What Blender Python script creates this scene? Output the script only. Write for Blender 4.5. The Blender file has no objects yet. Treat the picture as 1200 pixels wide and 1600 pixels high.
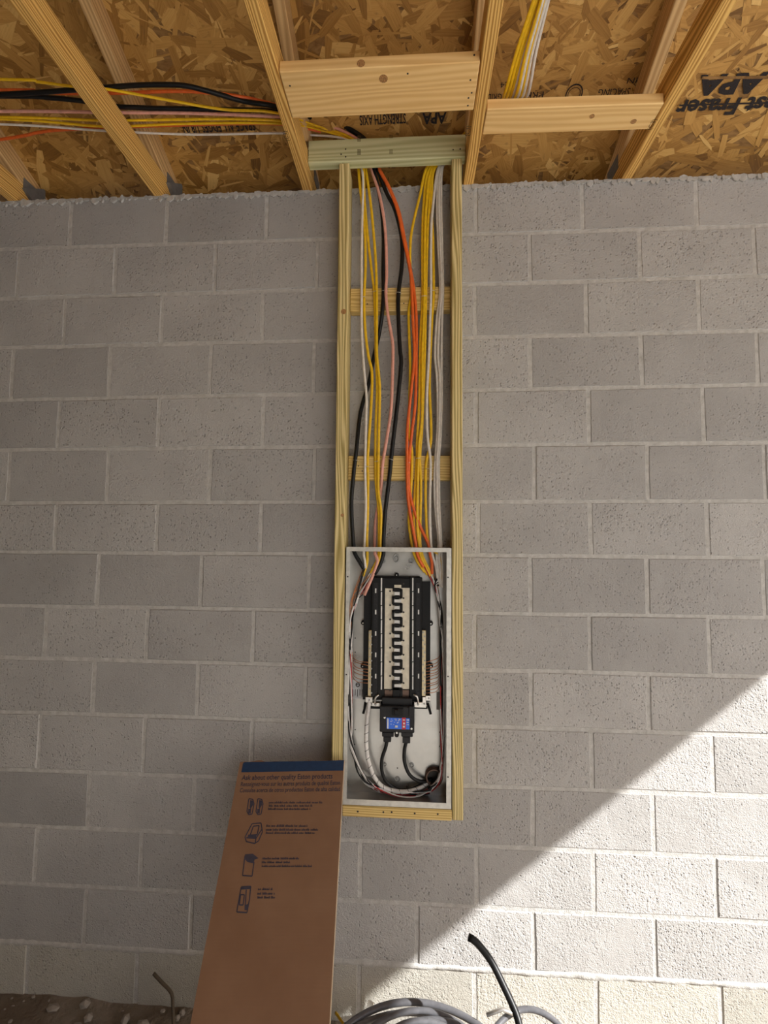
import bpy, bmesh, math, random
from mathutils import Vector as V, Matrix, noise as mnoise

random.seed(11)
S = bpy.context.scene
C = S.collection

# ------------------------------------------------------------------ camera
F_PX, YAW, PIT, ROL = 752.78, .0621, .0650, .0097
CAM = V((-.2256, -1.7849, 1.6698))
_fw = V((-math.sin(YAW) * math.cos(PIT), math.cos(YAW) * math.cos(PIT), math.sin(PIT)))
_rt = V((math.cos(YAW), math.sin(YAW), 0))
_up = _rt.cross(_fw)
RT = _rt * math.cos(ROL) + _up * math.sin(ROL)
UP = -_rt * math.sin(ROL) + _up * math.cos(ROL)
cd = bpy.data.cameras.new('camera')
cam = bpy.data.objects.new('camera', cd)
C.objects.link(cam)
cd.sensor_fit = 'VERTICAL'
cd.sensor_height = 36
cd.lens = F_PX / 1600 * 36
cd.clip_start = .02
m = Matrix((RT, UP, -_fw)).transposed().to_4x4()
m.translation = CAM
cam.matrix_world = m
S.camera = cam

# ------------------------------------------------------------------ light
SUN_DIR = V((-1, .52, -.833)).normalized()      # direction the light travels
world = bpy.data.worlds.new('sky')
S.world = world
world.use_nodes = True
wn = world.node_tree.nodes
wl = world.node_tree.links
wn.clear()
sky = wn.new('ShaderNodeTexSky')
sky.sky_type = 'NISHITA'
sky.sun_disc = False
sky.sun_elevation = math.asin(-SUN_DIR.z)
sky.sun_rotation = math.atan2(-SUN_DIR.x, -SUN_DIR.y)
sky.air_density = 1.0
sky.dust_density = 2.5
sky.ozone_density = 1.0
bg = wn.new('ShaderNodeBackground')
bg.inputs['Strength'].default_value = .07
wo = wn.new('ShaderNodeOutputWorld')
wl.new(sky.outputs[0], bg.inputs[0])
wl.new(bg.outputs[0], wo.inputs[0])
sd = bpy.data.lights.new('sun', 'SUN')
sd.energy = 4.6
sd.color = (1.0, .985, .955)
sd.angle = math.radians(.6)
sun = bpy.data.objects.new('sun', sd)
C.objects.link(sun)
sun.rotation_euler = SUN_DIR.to_track_quat('-Z', 'Y').to_euler()
sun.location = (6, -5, 6)

S.view_settings.view_transform = 'Standard'
S.view_settings.look = 'None'
S.view_settings.gamma = 1
S.view_settings.use_curve_mapping = False
S.view_settings.exposure = 1.4


# ------------------------------------------------------------------ pixel -> place
def _ray(px, py):
    return _fw + RT * ((px - 600) / F_PX) + UP * ((800 - py) / F_PX)


def at(px, py, Y):
    d = _ray(px, py)
    return CAM + d * ((Y - CAM.y) / d.y)


def atz(px, py, Z):
    d = _ray(px, py)
    return CAM + d * ((Z - CAM.z) / d.z)


SLOPE = .4167
ZR = 3.237                                     # underside of the roof sheets above the wall face


def atroof(px, py, drop=0):
    d = _ray(px, py)                           # z = ZR - drop - SLOPE*y
    t = (ZR - drop - SLOPE * CAM.y - CAM.z) / (d.z + SLOPE * d.y)
    return CAM + d * t


# ------------------------------------------------------------------ materials
class N:
    def __init__(s, name):
        s.m = bpy.data.materials.new(name)
        s.m.use_nodes = True
        s.t = s.m.node_tree
        s.b = s.t.nodes['Principled BSDF']

    def n(s, typ, **kw):
        x = s.t.nodes.new('ShaderNode' + typ)
        for k, v in kw.items():
            if hasattr(x, k):
                setattr(x, k, v)
            else:
                x.inputs[k.replace('_', ' ')].default_value = v
        return x

    def l(s, a, b):
        s.t.links.new(a, b)

    def val(s, x, sock):
        if isinstance(x, (int, float)):
            sock.default_value = x
        else:
            s.l(x, sock)

    def math(s, op, a, b=0.0, c=0.0):
        x = s.n('Math', operation=op)
        s.val(a, x.inputs[0])
        s.val(b, x.inputs[1])
        s.val(c, x.inputs[2])
        return x.outputs[0]

    def vmath(s, op, a, b):
        x = s.n('VectorMath', operation=op)
        s.l(a, x.inputs[0])
        if isinstance(b, (tuple, list)):
            x.inputs[1].default_value = b
        else:
            s.l(b, x.inputs[1])
        return x.outputs[0]

    def ramp(s, f, stops):
        x = s.n('ValToRGB')
        e = x.color_ramp.elements
        while len(e) < len(stops):
            e.new(.5)
        for k, (p, c) in enumerate(stops):
            e[k].position = p
            e[k].color = (*c, 1) if len(c) == 3 else c
        s.l(f, x.inputs[0])
        return x.outputs[0]

    def noise(s, vec, scale, detail=3, rough=.5, dist=0):
        x = s.n('TexNoise')
        x.inputs['Scale'].default_value = scale
        x.inputs['Detail'].default_value = detail
        x.inputs['Roughness'].default_value = rough
        x.inputs['Distortion'].default_value = dist
        s.l(vec, x.inputs['Vector'])
        return x.outputs[0]

    def coords(s, scale=(1, 1, 1), rnd=True):
        tc = s.n('TexCoord').outputs['Object']
        if rnd:
            oi = s.n('ObjectInfo').outputs['Random']
            cx = s.n('CombineXYZ')
            s.l(s.math('MULTIPLY', oi, 37.3), cx.inputs[0])
            s.l(s.math('MULTIPLY', oi, 11.7), cx.inputs[1])
            s.l(s.math('MULTIPLY', oi, 23.1), cx.inputs[2])
            tc = s.vmath('ADD', tc, cx.outputs[0])
        if scale != (1, 1, 1):
            tc = s.vmath('MULTIPLY', tc, scale)
        return tc

    def mix(s, f, a, b, mode='MIX'):
        x = s.n('Mix', data_type='RGBA', blend_type=mode)
        s.val(f, x.inputs[0])
        for v, k in ((a, 6), (b, 7)):
            if isinstance(v, (tuple, list)):
                x.inputs[k].default_value = (*v, 1)
            else:
                s.l(v, x.inputs[k])
        return x.outputs[2]

    def bump(s, h, strength=.5, dist=.002):
        x = s.n('Bump')
        s.val(strength, x.inputs['Strength'])
        x.inputs['Distance'].default_value = dist
        s.l(h, x.inputs['Height'])
        s.l(x.outputs[0], s.b.inputs['Normal'])

    def col(s, c):
        if isinstance(c, (tuple, list)):
            s.b.inputs['Base Color'].default_value = (*c, 1)
        else:
            s.l(c, s.b.inputs['Base Color'])

    def set(s, rough=.6, metal=0, spec=None):
        s.val(rough, s.b.inputs['Roughness'])
        s.b.inputs['Metallic'].default_value = metal
        if spec is not None:
            s.b.inputs['Specular IOR Level'].default_value = spec
        return s.m


def plain(name, c, rough=.5, metal=0, bump=0, bs=60, var=.12, spec=None):
    k = N(name)
    v = k.coords()
    n = k.noise(v, bs, 3)
    lo = tuple(x * (1 - var) for x in c)
    hi = tuple(min(1, x * (1 + var)) for x in c)
    k.col(k.ramp(n, [(.3, lo), (.7, hi)]))
    if bump:
        k.bump(n, bump, .001)
    return k.set(rough, metal, spec)


def cmu(name, base, warm, pit=1.0):
    k = N(name)
    v = k.coords()
    rnd = k.n('ObjectInfo').outputs['Random']
    big = k.noise(v, 3.2, 4, .6)
    mid = k.noise(v, 22, 3, .6)
    fine = k.noise(v, 260, 2, .6)
    c = k.ramp(big, [(.3, tuple(x * .86 for x in base)), (.7, tuple(x * 1.08 for x in base))])
    c = k.mix(k.math('MULTIPLY', mid, .45), c, warm)
    bright = k.math('ADD', k.math('MULTIPLY', rnd, .26), .86)
    cc = k.n('CombineColor')
    for i in range(3):
        k.l(bright, cc.inputs[i])
    c = k.mix(1.0, c, cc.outputs[0], 'MULTIPLY')
    c = k.mix(k.ramp(fine, [(.62, (0, 0, 0)), (.75, (.35, .35, .35))]), c, (.62, .6, .57))
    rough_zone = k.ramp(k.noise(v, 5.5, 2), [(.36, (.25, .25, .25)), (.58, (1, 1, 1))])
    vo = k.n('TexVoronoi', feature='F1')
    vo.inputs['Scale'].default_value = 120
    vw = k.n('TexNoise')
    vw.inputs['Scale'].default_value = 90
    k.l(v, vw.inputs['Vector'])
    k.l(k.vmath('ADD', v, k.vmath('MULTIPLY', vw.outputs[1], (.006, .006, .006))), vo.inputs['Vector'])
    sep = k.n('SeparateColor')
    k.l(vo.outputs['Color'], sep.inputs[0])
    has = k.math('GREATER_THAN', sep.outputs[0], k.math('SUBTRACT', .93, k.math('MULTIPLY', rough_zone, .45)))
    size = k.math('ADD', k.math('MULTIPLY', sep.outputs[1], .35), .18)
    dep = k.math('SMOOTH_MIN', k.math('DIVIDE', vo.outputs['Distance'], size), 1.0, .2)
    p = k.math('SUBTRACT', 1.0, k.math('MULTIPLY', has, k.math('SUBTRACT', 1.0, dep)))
    pit_shade = k.math('MULTIPLY', k.math('SUBTRACT', 1.0, p), k.math('MULTIPLY', rough_zone, .5))  # shade of the pits, painted into the block colour
    c = k.mix(pit_shade, c, tuple(x * .45 for x in base))
    k.col(c)
    h = k.math('ADD', k.math('MULTIPLY', p, .9 * pit), k.math('MULTIPLY', fine, .6))
    h = k.math('ADD', h, k.math('MULTIPLY', k.noise(v, 110, 2, .6), k.math('MULTIPLY', rough_zone, .9)))
    h = k.math('ADD', h, k.math('MULTIPLY', mid, .5))
    k.bump(h, k.math('ADD', k.math('MULTIPLY', rnd, .35), .6), .0046)
    return k.set(.92, 0, .2)


def wood(name, lo, hi, ring=90, knot=(.2, .09, .03), rough=.6):
    """boards have their length on local x"""
    k = N(name)
    v = k.coords()
    st = k.vmath('MULTIPLY', v, (.55, 6, 6))
    warp = k.n('TexNoise')
    warp.inputs['Scale'].default_value = 1.6
    warp.inputs['Detail'].default_value = 2
    k.l(st, warp.inputs['Vector'])
    w = k.n('TexWave', wave_type='BANDS', bands_direction='DIAGONAL', wave_profile='SIN')
    w.inputs['Scale'].default_value = ring / 11
    w.inputs['Distortion'].default_value = 3.5
    w.inputs['Detail'].default_value = 2
    w.inputs['Detail Scale'].default_value = .7
    k.l(k.vmath('ADD', k.vmath('MULTIPLY', v, (.12, 8, 8)), k.vmath('MULTIPLY', warp.outputs[1], (.45, .45, .45))), w.inputs['Vector'])
    fib = k.noise(k.vmath('MULTIPLY', v, (6, 220, 220)), 1, 3, .6)
    f = k.math('ADD', k.math('MULTIPLY', w.outputs[1], .65), k.math('MULTIPLY', fib, .4))
    c = k.ramp(f, [(.15, lo), (.8, hi)])
    blot = k.noise(k.vmath('MULTIPLY', v, (1.2, 5, 5)), 1.4, 3)
    c = k.mix(k.ramp(blot, [(.55, (0, 0, 0)), (.8, (.5, .5, .5))]), c, tuple(x * .7 for x in lo))
    k.col(c)
    k.bump(f, .35, .0012)
    return k.set(rough, 0, .3)


M = {}
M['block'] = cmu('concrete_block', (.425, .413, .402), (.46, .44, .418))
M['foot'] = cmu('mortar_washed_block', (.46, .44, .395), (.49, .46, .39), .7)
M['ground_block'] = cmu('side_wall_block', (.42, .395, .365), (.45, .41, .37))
k = N('mortar')
v = k.coords(rnd=False)
n1 = k.noise(v, 40, 4, .6)
n2 = k.noise(v, 300, 2)
k.col(k.ramp(n1, [(.3, (.42, .405, .38)), (.7, (.58, .565, .54))]))
k.bump(k.math('ADD', n1, k.math('MULTIPLY', n2, .5)), .8, .004)
M['mortar'] = k.set(.95, 0, .2)
M['pine'] = wood('yellow_pine', (.42, .19, .035), (.88, .55, .17))
M['spruce'] = wood('pale_spruce', (.80, .49, .185), (.92, .62, .27), 45)
M['chord'] = wood('weathered_pine', (.48, .28, .11), (.70, .46, .21), 50)
M['treated'] = wood('green_treated_pine', (.36, .275, .09), (.80, .65, .32), 95)
M['treated_pale'] = wood('pale_green_treated_pine', (.44, .44, .22), (.62, .61, .36), 45)
M['treated_warm'] = wood('tan_treated_pine', (.52, .34, .10), (.78, .58, .24), 90)
M['knot'] = plain('wood_knot', (.40, .20, .07), .7, bump=.3, bs=300, var=.5)
M['nail'] = plain('nail_hole', (.035, .03, .025), .5, .2)
M['ink'] = plain('black_ink', (.035, .03, .03), .9, var=.4, bs=400, spec=.1)
M['ink_faint'] = plain('faded_ink', (.10, .065, .03), .9, var=.4, bs=300, spec=.1)

# roof sheet and its strands
k = N('osb_sheet')
v = k.coords(rnd=False)
n1 = k.noise(k.vmath('MULTIPLY', v, (14, 40, 14)), 1, 4, .6, 1.5)
k.col(k.ramp(n1, [(.3, (.16, .08, .025)), (.7, (.36, .20, .07))]))
k.bump(n1, .5, .003)
M['osb'] = k.set(.7, 0, .25)
k = N('osb_strand')
ton = k.n('Attribute', attribute_name='tone').outputs['Fac']
gv = k.n('Attribute', attribute_name='grain').outputs['Vector']
gr = k.noise(k.vmath('MULTIPLY', gv, (9, 260, 1)), 1, 3, .6)
sp = k.noise(k.vmath('MULTIPLY', gv, (30, 60, 1)), 1, 3, .5)
f = k.math('ADD', ton, k.math('MULTIPLY', k.math('SUBTRACT', gr, .5), .45))
c = k.ramp(f, [(0, (.10, .043, .009)), (.3, (.30, .145, .030)), (.62, (.53, .29, .075)), (1, (.76, .49, .17))])
c = k.mix(k.ramp(sp, [(.6, (0, 0, 0)), (.75, (.5, .5, .5))]), c, (.15, .07, .02))
k.col(c)
k.bump(gr, .35, .001)
M['strand'] = k.set(.55, 0, .35)

# metal, plastic, cables
k = N('galvanised_steel')
v = k.coords(rnd=False)
n1 = k.noise(v, 14, 3)
k.col(k.ramp(n1, [(.3, (.50, .50, .48)), (.7, (.63, .62, .59))]))
M['galv'] = k.set(k.ramp(n1, [(.3, (.26,) * 3), (.7, (.40,) * 3)]), .85)
M['flange'] = plain('zinc_flange', (.66, .65, .60), .42, .4)
M['steel_dark'] = plain('dull_zinc', (.40, .40, .39), .45, .8)
M['plate'] = plain('truss_plate_steel', (.17, .16, .15), .7, .2)
M['chrome'] = plain('bright_aluminium', (.72, .70, .66), .3, .9)
M['blackp'] = plain('black_plastic', (.006, .006, .0065), .5, spec=.3)
M['blackp2'] = plain('satin_black_plastic', (.015, .015, .017), .5, spec=.35)
M['cream'] = plain('cream_bus_cover', (.72, .66, .53), .45, .15)
M['brass'] = plain('tin_brass_bar', (.62, .52, .33), .35, .8)
M['slot'] = plain('white_plastic', (.75, .75, .73), .5)
M['blue'] = plain('blue_label', (.03, .16, .80), .35)
M['red'] = plain('red_label', (.55, .02, .04), .35)
M['sticker'] = plain('white_sticker', (.66, .67, .68), .5)
M['grey_sticker'] = plain('grey_sticker', (.30, .29, .27), .5)
M['copper'] = plain('bare_copper', (.62, .27, .13), .35, .9)
M['yellow'] = plain('yellow_jacket', (.80, .49, .012), .42)
M['white'] = plain('white_jacket', (.74, .69, .62), .45)
M['orange'] = plain('orange_jacket', (.76, .135, .022), .42)
M['pink'] = plain('pink_jacket', (.74, .36, .28), .45)
M['black'] = plain('black_jacket', (.007, .007, .0075), .42, spec=.3)
M['wire_red'] = plain('red_insulation', (.45, .02, .02), .4)
M['wire_white'] = plain('white_insulation', (.74, .72, .70), .4)
M['grey_cable'] = plain('grey_cable_sheath', (.13, .13, .14), .33, .15)
M['bronze'] = plain('bronze_bushing', (.16, .10, .075), .4, .5)
k = N('cardboard')
v = k.coords(rnd=False)
n1 = k.noise(v, 7, 4)
n2 = k.noise(k.vmath('MULTIPLY', v, (8, 300, 8)), 1, 2)
k.col(k.mix(k.math('MULTIPLY', n2, .3), k.ramp(n1, [(.3, (.235, .125, .07)), (.7, (.275, .155, .09))]), (.20, .105, .06)))
k.bump(n1, .15, .004)
M['card'] = k.set(.8, 0, .2)
M['card_edge'] = plain('cardboard_edge', (.62, .48, .33), .85)
M['card_blue'] = plain('navy_print', (.011, .036, .095), .6)
M['card_ink'] = plain('dark_blue_print', (.05, .042, .062), .7)
k = N('dirt')
v = k.coords(rnd=False)
n1 = k.noise(v, 5, 5, .6)
n2 = k.noise(v, 60, 4, .6)
k.col(k.mix(k.math('MULTIPLY', n2, .5), k.ramp(n1, [(.35, (.15, .115, .085)), (.65, (.33, .285, .235))]), (.24, .19, .15)))
k.bump(k.math('ADD', n1, n2), .8, .012)
M['dirt'] = k.set(.95, 0, .15)
k = N('pale_packed_sand')
v = k.coords(rnd=False)
n1 = k.noise(v, 1.5, 5, .6)
k.col(k.ramp(n1, [(.3, (.60, .575, .535)), (.7, (.72, .695, .655))]))
k.bump(k.noise(v, 40, 4, .6), .6, .01)
M['sand'] = k.set(.95, 0, .15)
M['stone'] = plain('pebble', (.33, .29, .25), .9, bump=.5, bs=40)
M['twig'] = plain('brown_stick', (.10, .075, .05), .8, bump=.4)
M['paper'] = plain('white_scrap', (.7, .68, .62), .8)


# ------------------------------------------------------------------ object helpers
def tag(o, label=None, cat=None, group=None, kind=None):
    if label: o['label'] = label
    if cat: o['category'] = cat
    if group: o['group'] = group
    if kind: o['kind'] = kind
    return o


def thing(name, loc, label, cat, group=None):
    o = bpy.data.objects.new(name, None)
    o.empty_display_size = .05
    C.objects.link(o)
    o.location = loc
    return tag(o, label, cat, group)


def put(name, me, mat=None, parent=None, mw=None):
    """link a mesh; mw is its matrix in the world even when it is a child"""
    if mat is not None and not me.materials:
        me.materials.append(M[mat] if isinstance(mat, str) else mat)
    o = bpy.data.objects.new(name, me)
    C.objects.link(o)
    mw = mw or Matrix.Identity(4)
    if parent is not None:
        o.parent = parent
        o.matrix_parent_inverse = Matrix.Identity(4)
        o.matrix_basis = wmat(parent).inverted() @ mw
    else:
        o.matrix_basis = mw
    return o


def wmat(o):
    return (wmat(o.parent) @ o.matrix_basis) if o.parent else o.matrix_basis.copy()


class B:
    """collects shapes into one mesh"""

    def __init__(s):
        s.v, s.f, s.sm = [], [], []

    def add(s, vs, fs, smooth=False):
        o = len(s.v)
        s.v += [tuple(q) for q in vs]
        s.f += [tuple(i + o for i in q) for q in fs]
        s.sm += [smooth] * len(fs)
        return s

    def box(s, a, b, bev=0):
        x0, x1 = sorted((a[0], b[0]))
        y0, y1 = sorted((a[1], b[1]))
        z0, z1 = sorted((a[2], b[2]))
        if not bev:
            vs = [(x, y, z) for z in (z0, z1) for y in (y0, y1) for x in (x0, x1)]
            return s.add(vs, [(0, 2, 3, 1), (4, 5, 7, 6), (0, 1, 5, 4), (2, 6, 7, 3), (0, 4, 6, 2), (1, 3, 7, 5)])
        bm = bmesh.new()
        bmesh.ops.create_cube(bm, size=1)
        for q in bm.verts:
            q.co = V((x0 + (q.co.x + .5) * (x1 - x0), y0 + (q.co.y + .5) * (y1 - y0), z0 + (q.co.z + .5) * (z1 - z0)))
        bmesh.ops.bevel(bm, geom=bm.edges[:], offset=bev, segments=1, affect='EDGES', profile=.5)
        bm.verts.ensure_lookup_table()
        s.add([q.co.copy() for q in bm.verts], [[q.index for q in f.verts] for f in bm.faces])
        bm.free()
        return s

    def disc(s, c, axis, r, h, n=14, r2=None):
        c = V(c)
        axis = V(axis).normalized()
        u = axis.orthogonal().normalized()
        w = axis.cross(u)
        r2 = r if r2 is None else r2
        lo = [c + (u * math.cos(t) + w * math.sin(t)) * r for t in [2 * math.pi * i / n for i in range(n)]]
        hi = [c + axis * h + (u * math.cos(t) + w * math.sin(t)) * r2 for t in [2 * math.pi * i / n for i in range(n)]]
        return s.add(lo + hi, [tuple(range(n))[::-1], tuple(range(n, 2 * n))] + [(i, (i + 1) % n, n + (i + 1) % n, n + i) for i in range(n)])

    def ring(s, c, axis, r, rin, h, n=24):
        c = V(c)
        axis = V(axis).normalized()
        u = axis.orthogonal().normalized()
        w = axis.cross(u)
        P = []
        for rr, hh in ((r, 0), (r, h), (rin, h), (rin, 0)):
            P += [c + axis * hh + (u * math.cos(2 * math.pi * i / n) + w * math.sin(2 * math.pi * i / n)) * rr for i in range(n)]
        fs = []
        for a in range(4):
            b = (a + 1) % 4
            fs += [(a * n + i, a * n + (i + 1) % n, b * n + (i + 1) % n, b * n + i) for i in range(n)]
        return s.add(P, fs, True)

    def tube(s, pts, ra, rb=None, n=8, flat=V((0, -1, 0)), caps=True):
        rb = rb or ra
        L = len(pts)
        vs = []
        for i, q in enumerate(pts):
            t = (pts[min(i + 1, L - 1)] - pts[max(i - 1, 0)]).normalized()
            d = flat - t * flat.dot(t)
            if d.length < .15:
                d = V((0, -.3, 1)) - t * V((0, -.3, 1)).dot(t)
            d.normalize()
            w = t.cross(d)
            vs += [q + w * (ra * math.cos(2 * math.pi * j / n)) + d * (rb * math.sin(2 * math.pi * j / n)) for j in range(n)]
        fs = [(i * n + j, i * n + (j + 1) % n, (i + 1) * n + (j + 1) % n, (i + 1) * n + j) for i in range(L - 1) for j in range(n)]
        s.add(vs, fs, True)
        if caps:
            o = len(s.v) - L * n
            s.f += [tuple(o + j for j in range(n))[::-1], tuple(o + (L - 1) * n + j for j in range(n))]
            s.sm += [False, False]
        return s

    def mesh(s, name):
        me = bpy.data.meshes.new(name)
        me.from_pydata(s.v, [], s.f)
        me.polygons.foreach_set('use_smooth', s.sm)
        bm = bmesh.new()
        bm.from_mesh(me)
        bmesh.ops.recalc_face_normals(bm, faces=bm.faces[:])
        bm.to_mesh(me)
        bm.free()
        me.update()
        return me

    def put(s, name, mat, parent=None):
        return put(name, s.mesh(name), mat, parent)


def spline(P, step=.012):
    """Catmull-Rom through the points, resampled"""
    P = [V(q) for q in P]
    Q = [P[0] * 2 - P[1]] + P + [P[-1] * 2 - P[-2]]
    out = []
    for i in range(1, len(Q) - 2):
        a, b, c, d = Q[i - 1:i + 3]
        n = max(2, int((c - b).length / step))
        for j in range(n):
            t = j / n
            out.append(.5 * ((2 * b) + (c - a) * t + (2 * a - 5 * b + 4 * c - d) * t * t + (3 * b - a - 3 * c + d) * t ** 3))
    out.append(P[-1])
    return out


def board(name, a, b, w, h, mat, parent=None, up=V((0, 0, 1)), bev=.0025):
    """a timber from a to b (centre line); w across, h along up; local x is its length"""
    a, b = V(a), V(b)
    L = (b - a).length
    x = (b - a).normalized()
    y = up.cross(x).normalized()
    z = x.cross(y)
    me = B().box((-L / 2, -w / 2, -h / 2), (L / 2, w / 2, h / 2), bev).mesh(name)
    mw = Matrix((x, y, z)).transposed().to_4x4()
    mw.translation = (a + b) / 2
    return put(name, me, mat, parent, mw)


def text(name, s, mat, parent, org, right, up, width, height, ext=.0004, bold=0):
    """flat lettering; org is its lower left corner, right/up its directions in the world"""
    cu = bpy.data.curves.new(name, 'FONT')
    cu.body = s
    cu.size = 1
    cu.resolution_u = 2
    cu.offset = bold
    o = bpy.data.objects.new(name, cu)
    C.objects.link(o)
    me = bpy.data.meshes.new_from_object(o)
    bpy.data.objects.remove(o)
    xs = [q.co.x for q in me.vertices]
    ys = [q.co.y for q in me.vertices]
    sx = width / max(1e-6, max(xs) - min(xs))
    sy = height / max(1e-6, max(ys) - min(ys))
    x0, y0 = min(xs), min(ys)
    for q in me.vertices:
        q.co = V(((q.co.x - x0) * sx, (q.co.y - y0) * sy, 0))
    r, u = V(right).normalized(), V(up).normalized()
    n = r.cross(u).normalized()
    u = n.cross(r)
    mw = Matrix((r, u, n)).transposed().to_4x4()
    mw.translation = V(org)
    me.name = name
    me.materials.clear()
    return put(name, me, mat, parent, mw)


# ------------------------------------------------------------------ back wall
H, MOD = .2032, .4064
ZT = 3.048
BED = [(-.004, .0012), (.003, .0074), (-.0001, .018), (.0003, .0143), (-.0094, .018), (-.0067, .0101), (-.0141, .0036),
       (-.0023, .0061), (-.0049, .0005), (0, 0), (.0013, .005), (-.0074, .0054), (-.0051, .0044), (-.0069, .0019), (-.0104, .0018), (-.01, 0)]
VJ = {0: {-4: .0081, -3: .0016, -2: .0004, 0: .006, 1: -.0026, 2: .0059},
      1: {-4.5: .0009, -3.5: .0025, -2.5: .0039, -1.5: .0022, .5: .0034, 1.5: .0005},
      2: {-4: .0062, -3: -.0003, -2: -.0042, 0: .0001, 1: .0046, 2: .0022},
      3: {-4.5: .002, -3.5: -.0017, -1.5: -.0024}, 4: {-3: .0035, -2: .0091, 0: .0038, 1: .0068, 2: .005},
      5: {-4.5: .0143, -3.5: .0103, -2.5: .0108, .5: .0116, 1.5: .0079, 2.5: .0061},
      6: {-4: .0147, -3: .0128, -2: .01, 0: .0097, 1: .0064, 2: .0073},
      7: {-3.5: -.008, -2.5: -.01, -1.5: -.0059, .5: -.0063, 1.5: -.0023, 2.5: -.0123},
      8: {-4: -.0034, -3: -.0077, -2: -.0058, 0: -.003, 1: -.003, 2: -.0016},
      9: {-3.5: -.0052, -2.5: -.0079, -1.5: -.0096, .5: -.0081, 1.5: -.0081},
      10: {-4: -.0051, -3: -.0025, -2: -.0016, 1: -.0036}, 11: {-3.5: -.0043, -2.5: -.0078, -.5: -.002, .5: -.0055, 1.5: -.0034},
      12: {-4: .0064, -3: .003, -1: -.0022, 0: .0016, 1: -.0044, 2: -.0053}, 13: {-3.5: .0044, -.5: -.0022, .5: -.0075, 1.5: -.0076},
      14: {-3: .0042, 0: -.0061, 1: -.0012, 2: -.0026}}


def bedz(r, x):
    a, b = BED[r]
    return ZT - r * H + a + (b - a) * max(-.2, min(1.3, (x + 1.6) / 2.5))


XL, XR = -3.6, 2.75
wb = B()
wb.box((XL - .2, .0024, -.3), (XR, .19, ZT))
wall = tag(wb.put('wall_back', 'mortar'), 'grey concrete block wall behind the electrical panel', None, None, 'structure')
rr = random.Random(5)
for r in range(15):
    half = r % 2 == 1
    e = [-9 + .5 * half + i for i in range(17)]
    J = []
    for q in e:
        d = VJ[r].get(q)
        if d is None:
            vals = list(VJ[r].values())
            d = sum(vals) / len(vals) + rr.uniform(-.003, .003)
        J.append(q * MOD + d)
    J = [q for q in J if XL - .3 < q < XR]
    J = J + [XR + .004]
    for i in range(len(J) - 1):
        x0, x1 = J[i] + .0048, J[i + 1] - .0048
        if x1 - x0 < .05:
            continue
        cx = (x0 + x1) / 2
        cz = (bedz(r, cx) + bedz(r + 1, cx)) / 2
        g = .0052 if r else .0
        zt0, zt1 = bedz(r, x0) - (g if r else -.0), bedz(r, x1) - (g if r else -.0)
        if r == 0:
            zt0, zt1 = ZT - .004, ZT - .004
        zb0, zb1 = bedz(r + 1, x0) + .0052, bedz(r + 1, x1) + .0052
        # outline, anticlockwise seen from the room: 3 pieces on the long sides, 2 on the short
        o = []
        for t in (0, .33, .67):
            o.append((x0 + (x1 - x0) * t, zb0 + (zb1 - zb0) * t))
        for t in (0, .5):
            o.append((x1, zb1 + (zt1 - zb1) * t))
        for t in (0, .33, .67):
            o.append((x1 + (x0 - x1) * t, zt1 + (zt0 - zt1) * t))
        for t in (0, .5):
            o.append((x0, zt0 + (zb0 - zt0) * t))
        o = [(a + rr.uniform(-.0016, .0016), b + rr.uniform(-.0016, .0016)) for a, b in o]
        dy = rr.uniform(-.0012, .0012)
        n = len(o)
        ins = .004
        sx = 1 - 2 * ins / (x1 - x0)
        sz = 1 - 2 * ins / (zt0 - zb0)
        fr = [((a - cx) * sx, dy, (b - cz) * sz) for a, b in o]
        md = [((a - cx), dy + .0042, (b - cz)) for a, b in o]
        bk = [((a - cx), .05, (b - cz)) for a, b in o]
        b_ = B().add(fr + md + bk, [tuple(range(n))] + [(i_, (i_ + 1) % n, n + (i_ + 1) % n, n + i_) for i_ in range(n)] +
                     [(n + i_, n + (i_ + 1) % n, 2 * n + (i_ + 1) % n, 2 * n + i_) for i_ in range(n)])
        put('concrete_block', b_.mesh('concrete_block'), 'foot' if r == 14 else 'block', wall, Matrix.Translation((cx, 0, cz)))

# ragged mortar along the top and the foot of the wall
b_ = B()
x = XL
while x < XR - .05:
    w = rr.uniform(.007, .032)
    hh = rr.choice((.001, .002, .004, .008, .013)) * rr.uniform(.3, .9)
    dn = rr.uniform(.004, .02)
    jy = rr.uniform(-.0025, .0015)
    p = [(x, -.004, ZT - dn), (x + w * .4, -.006, ZT - dn * 1.4), (x + w, -.004, ZT - dn * .7), (x + w, -.003, ZT + hh * .5), (x + w * .55, -.003, ZT + hh), (x, -.003, ZT + hh * .4)]
    p = [(a, c2 + jy, c) for a, c2, c in p]
    q = [(a, .06, max(c, ZT - .01)) for a, _, c in p]
    b_.add(p + q, [(0, 1, 2, 3, 4, 5), (11, 10, 9, 8, 7, 6)] + [(i, (i + 1) % 6, 6 + (i + 1) % 6, 6 + i) for i in range(6)])
    x += w * rr.choice((.7, .85, 1.0, 1.0))
o = b_.put('mortar_crust', 'mortar', wall)
tag(o, 'ragged mortar along the top of the block wall', None, None, 'stuff')
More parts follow.
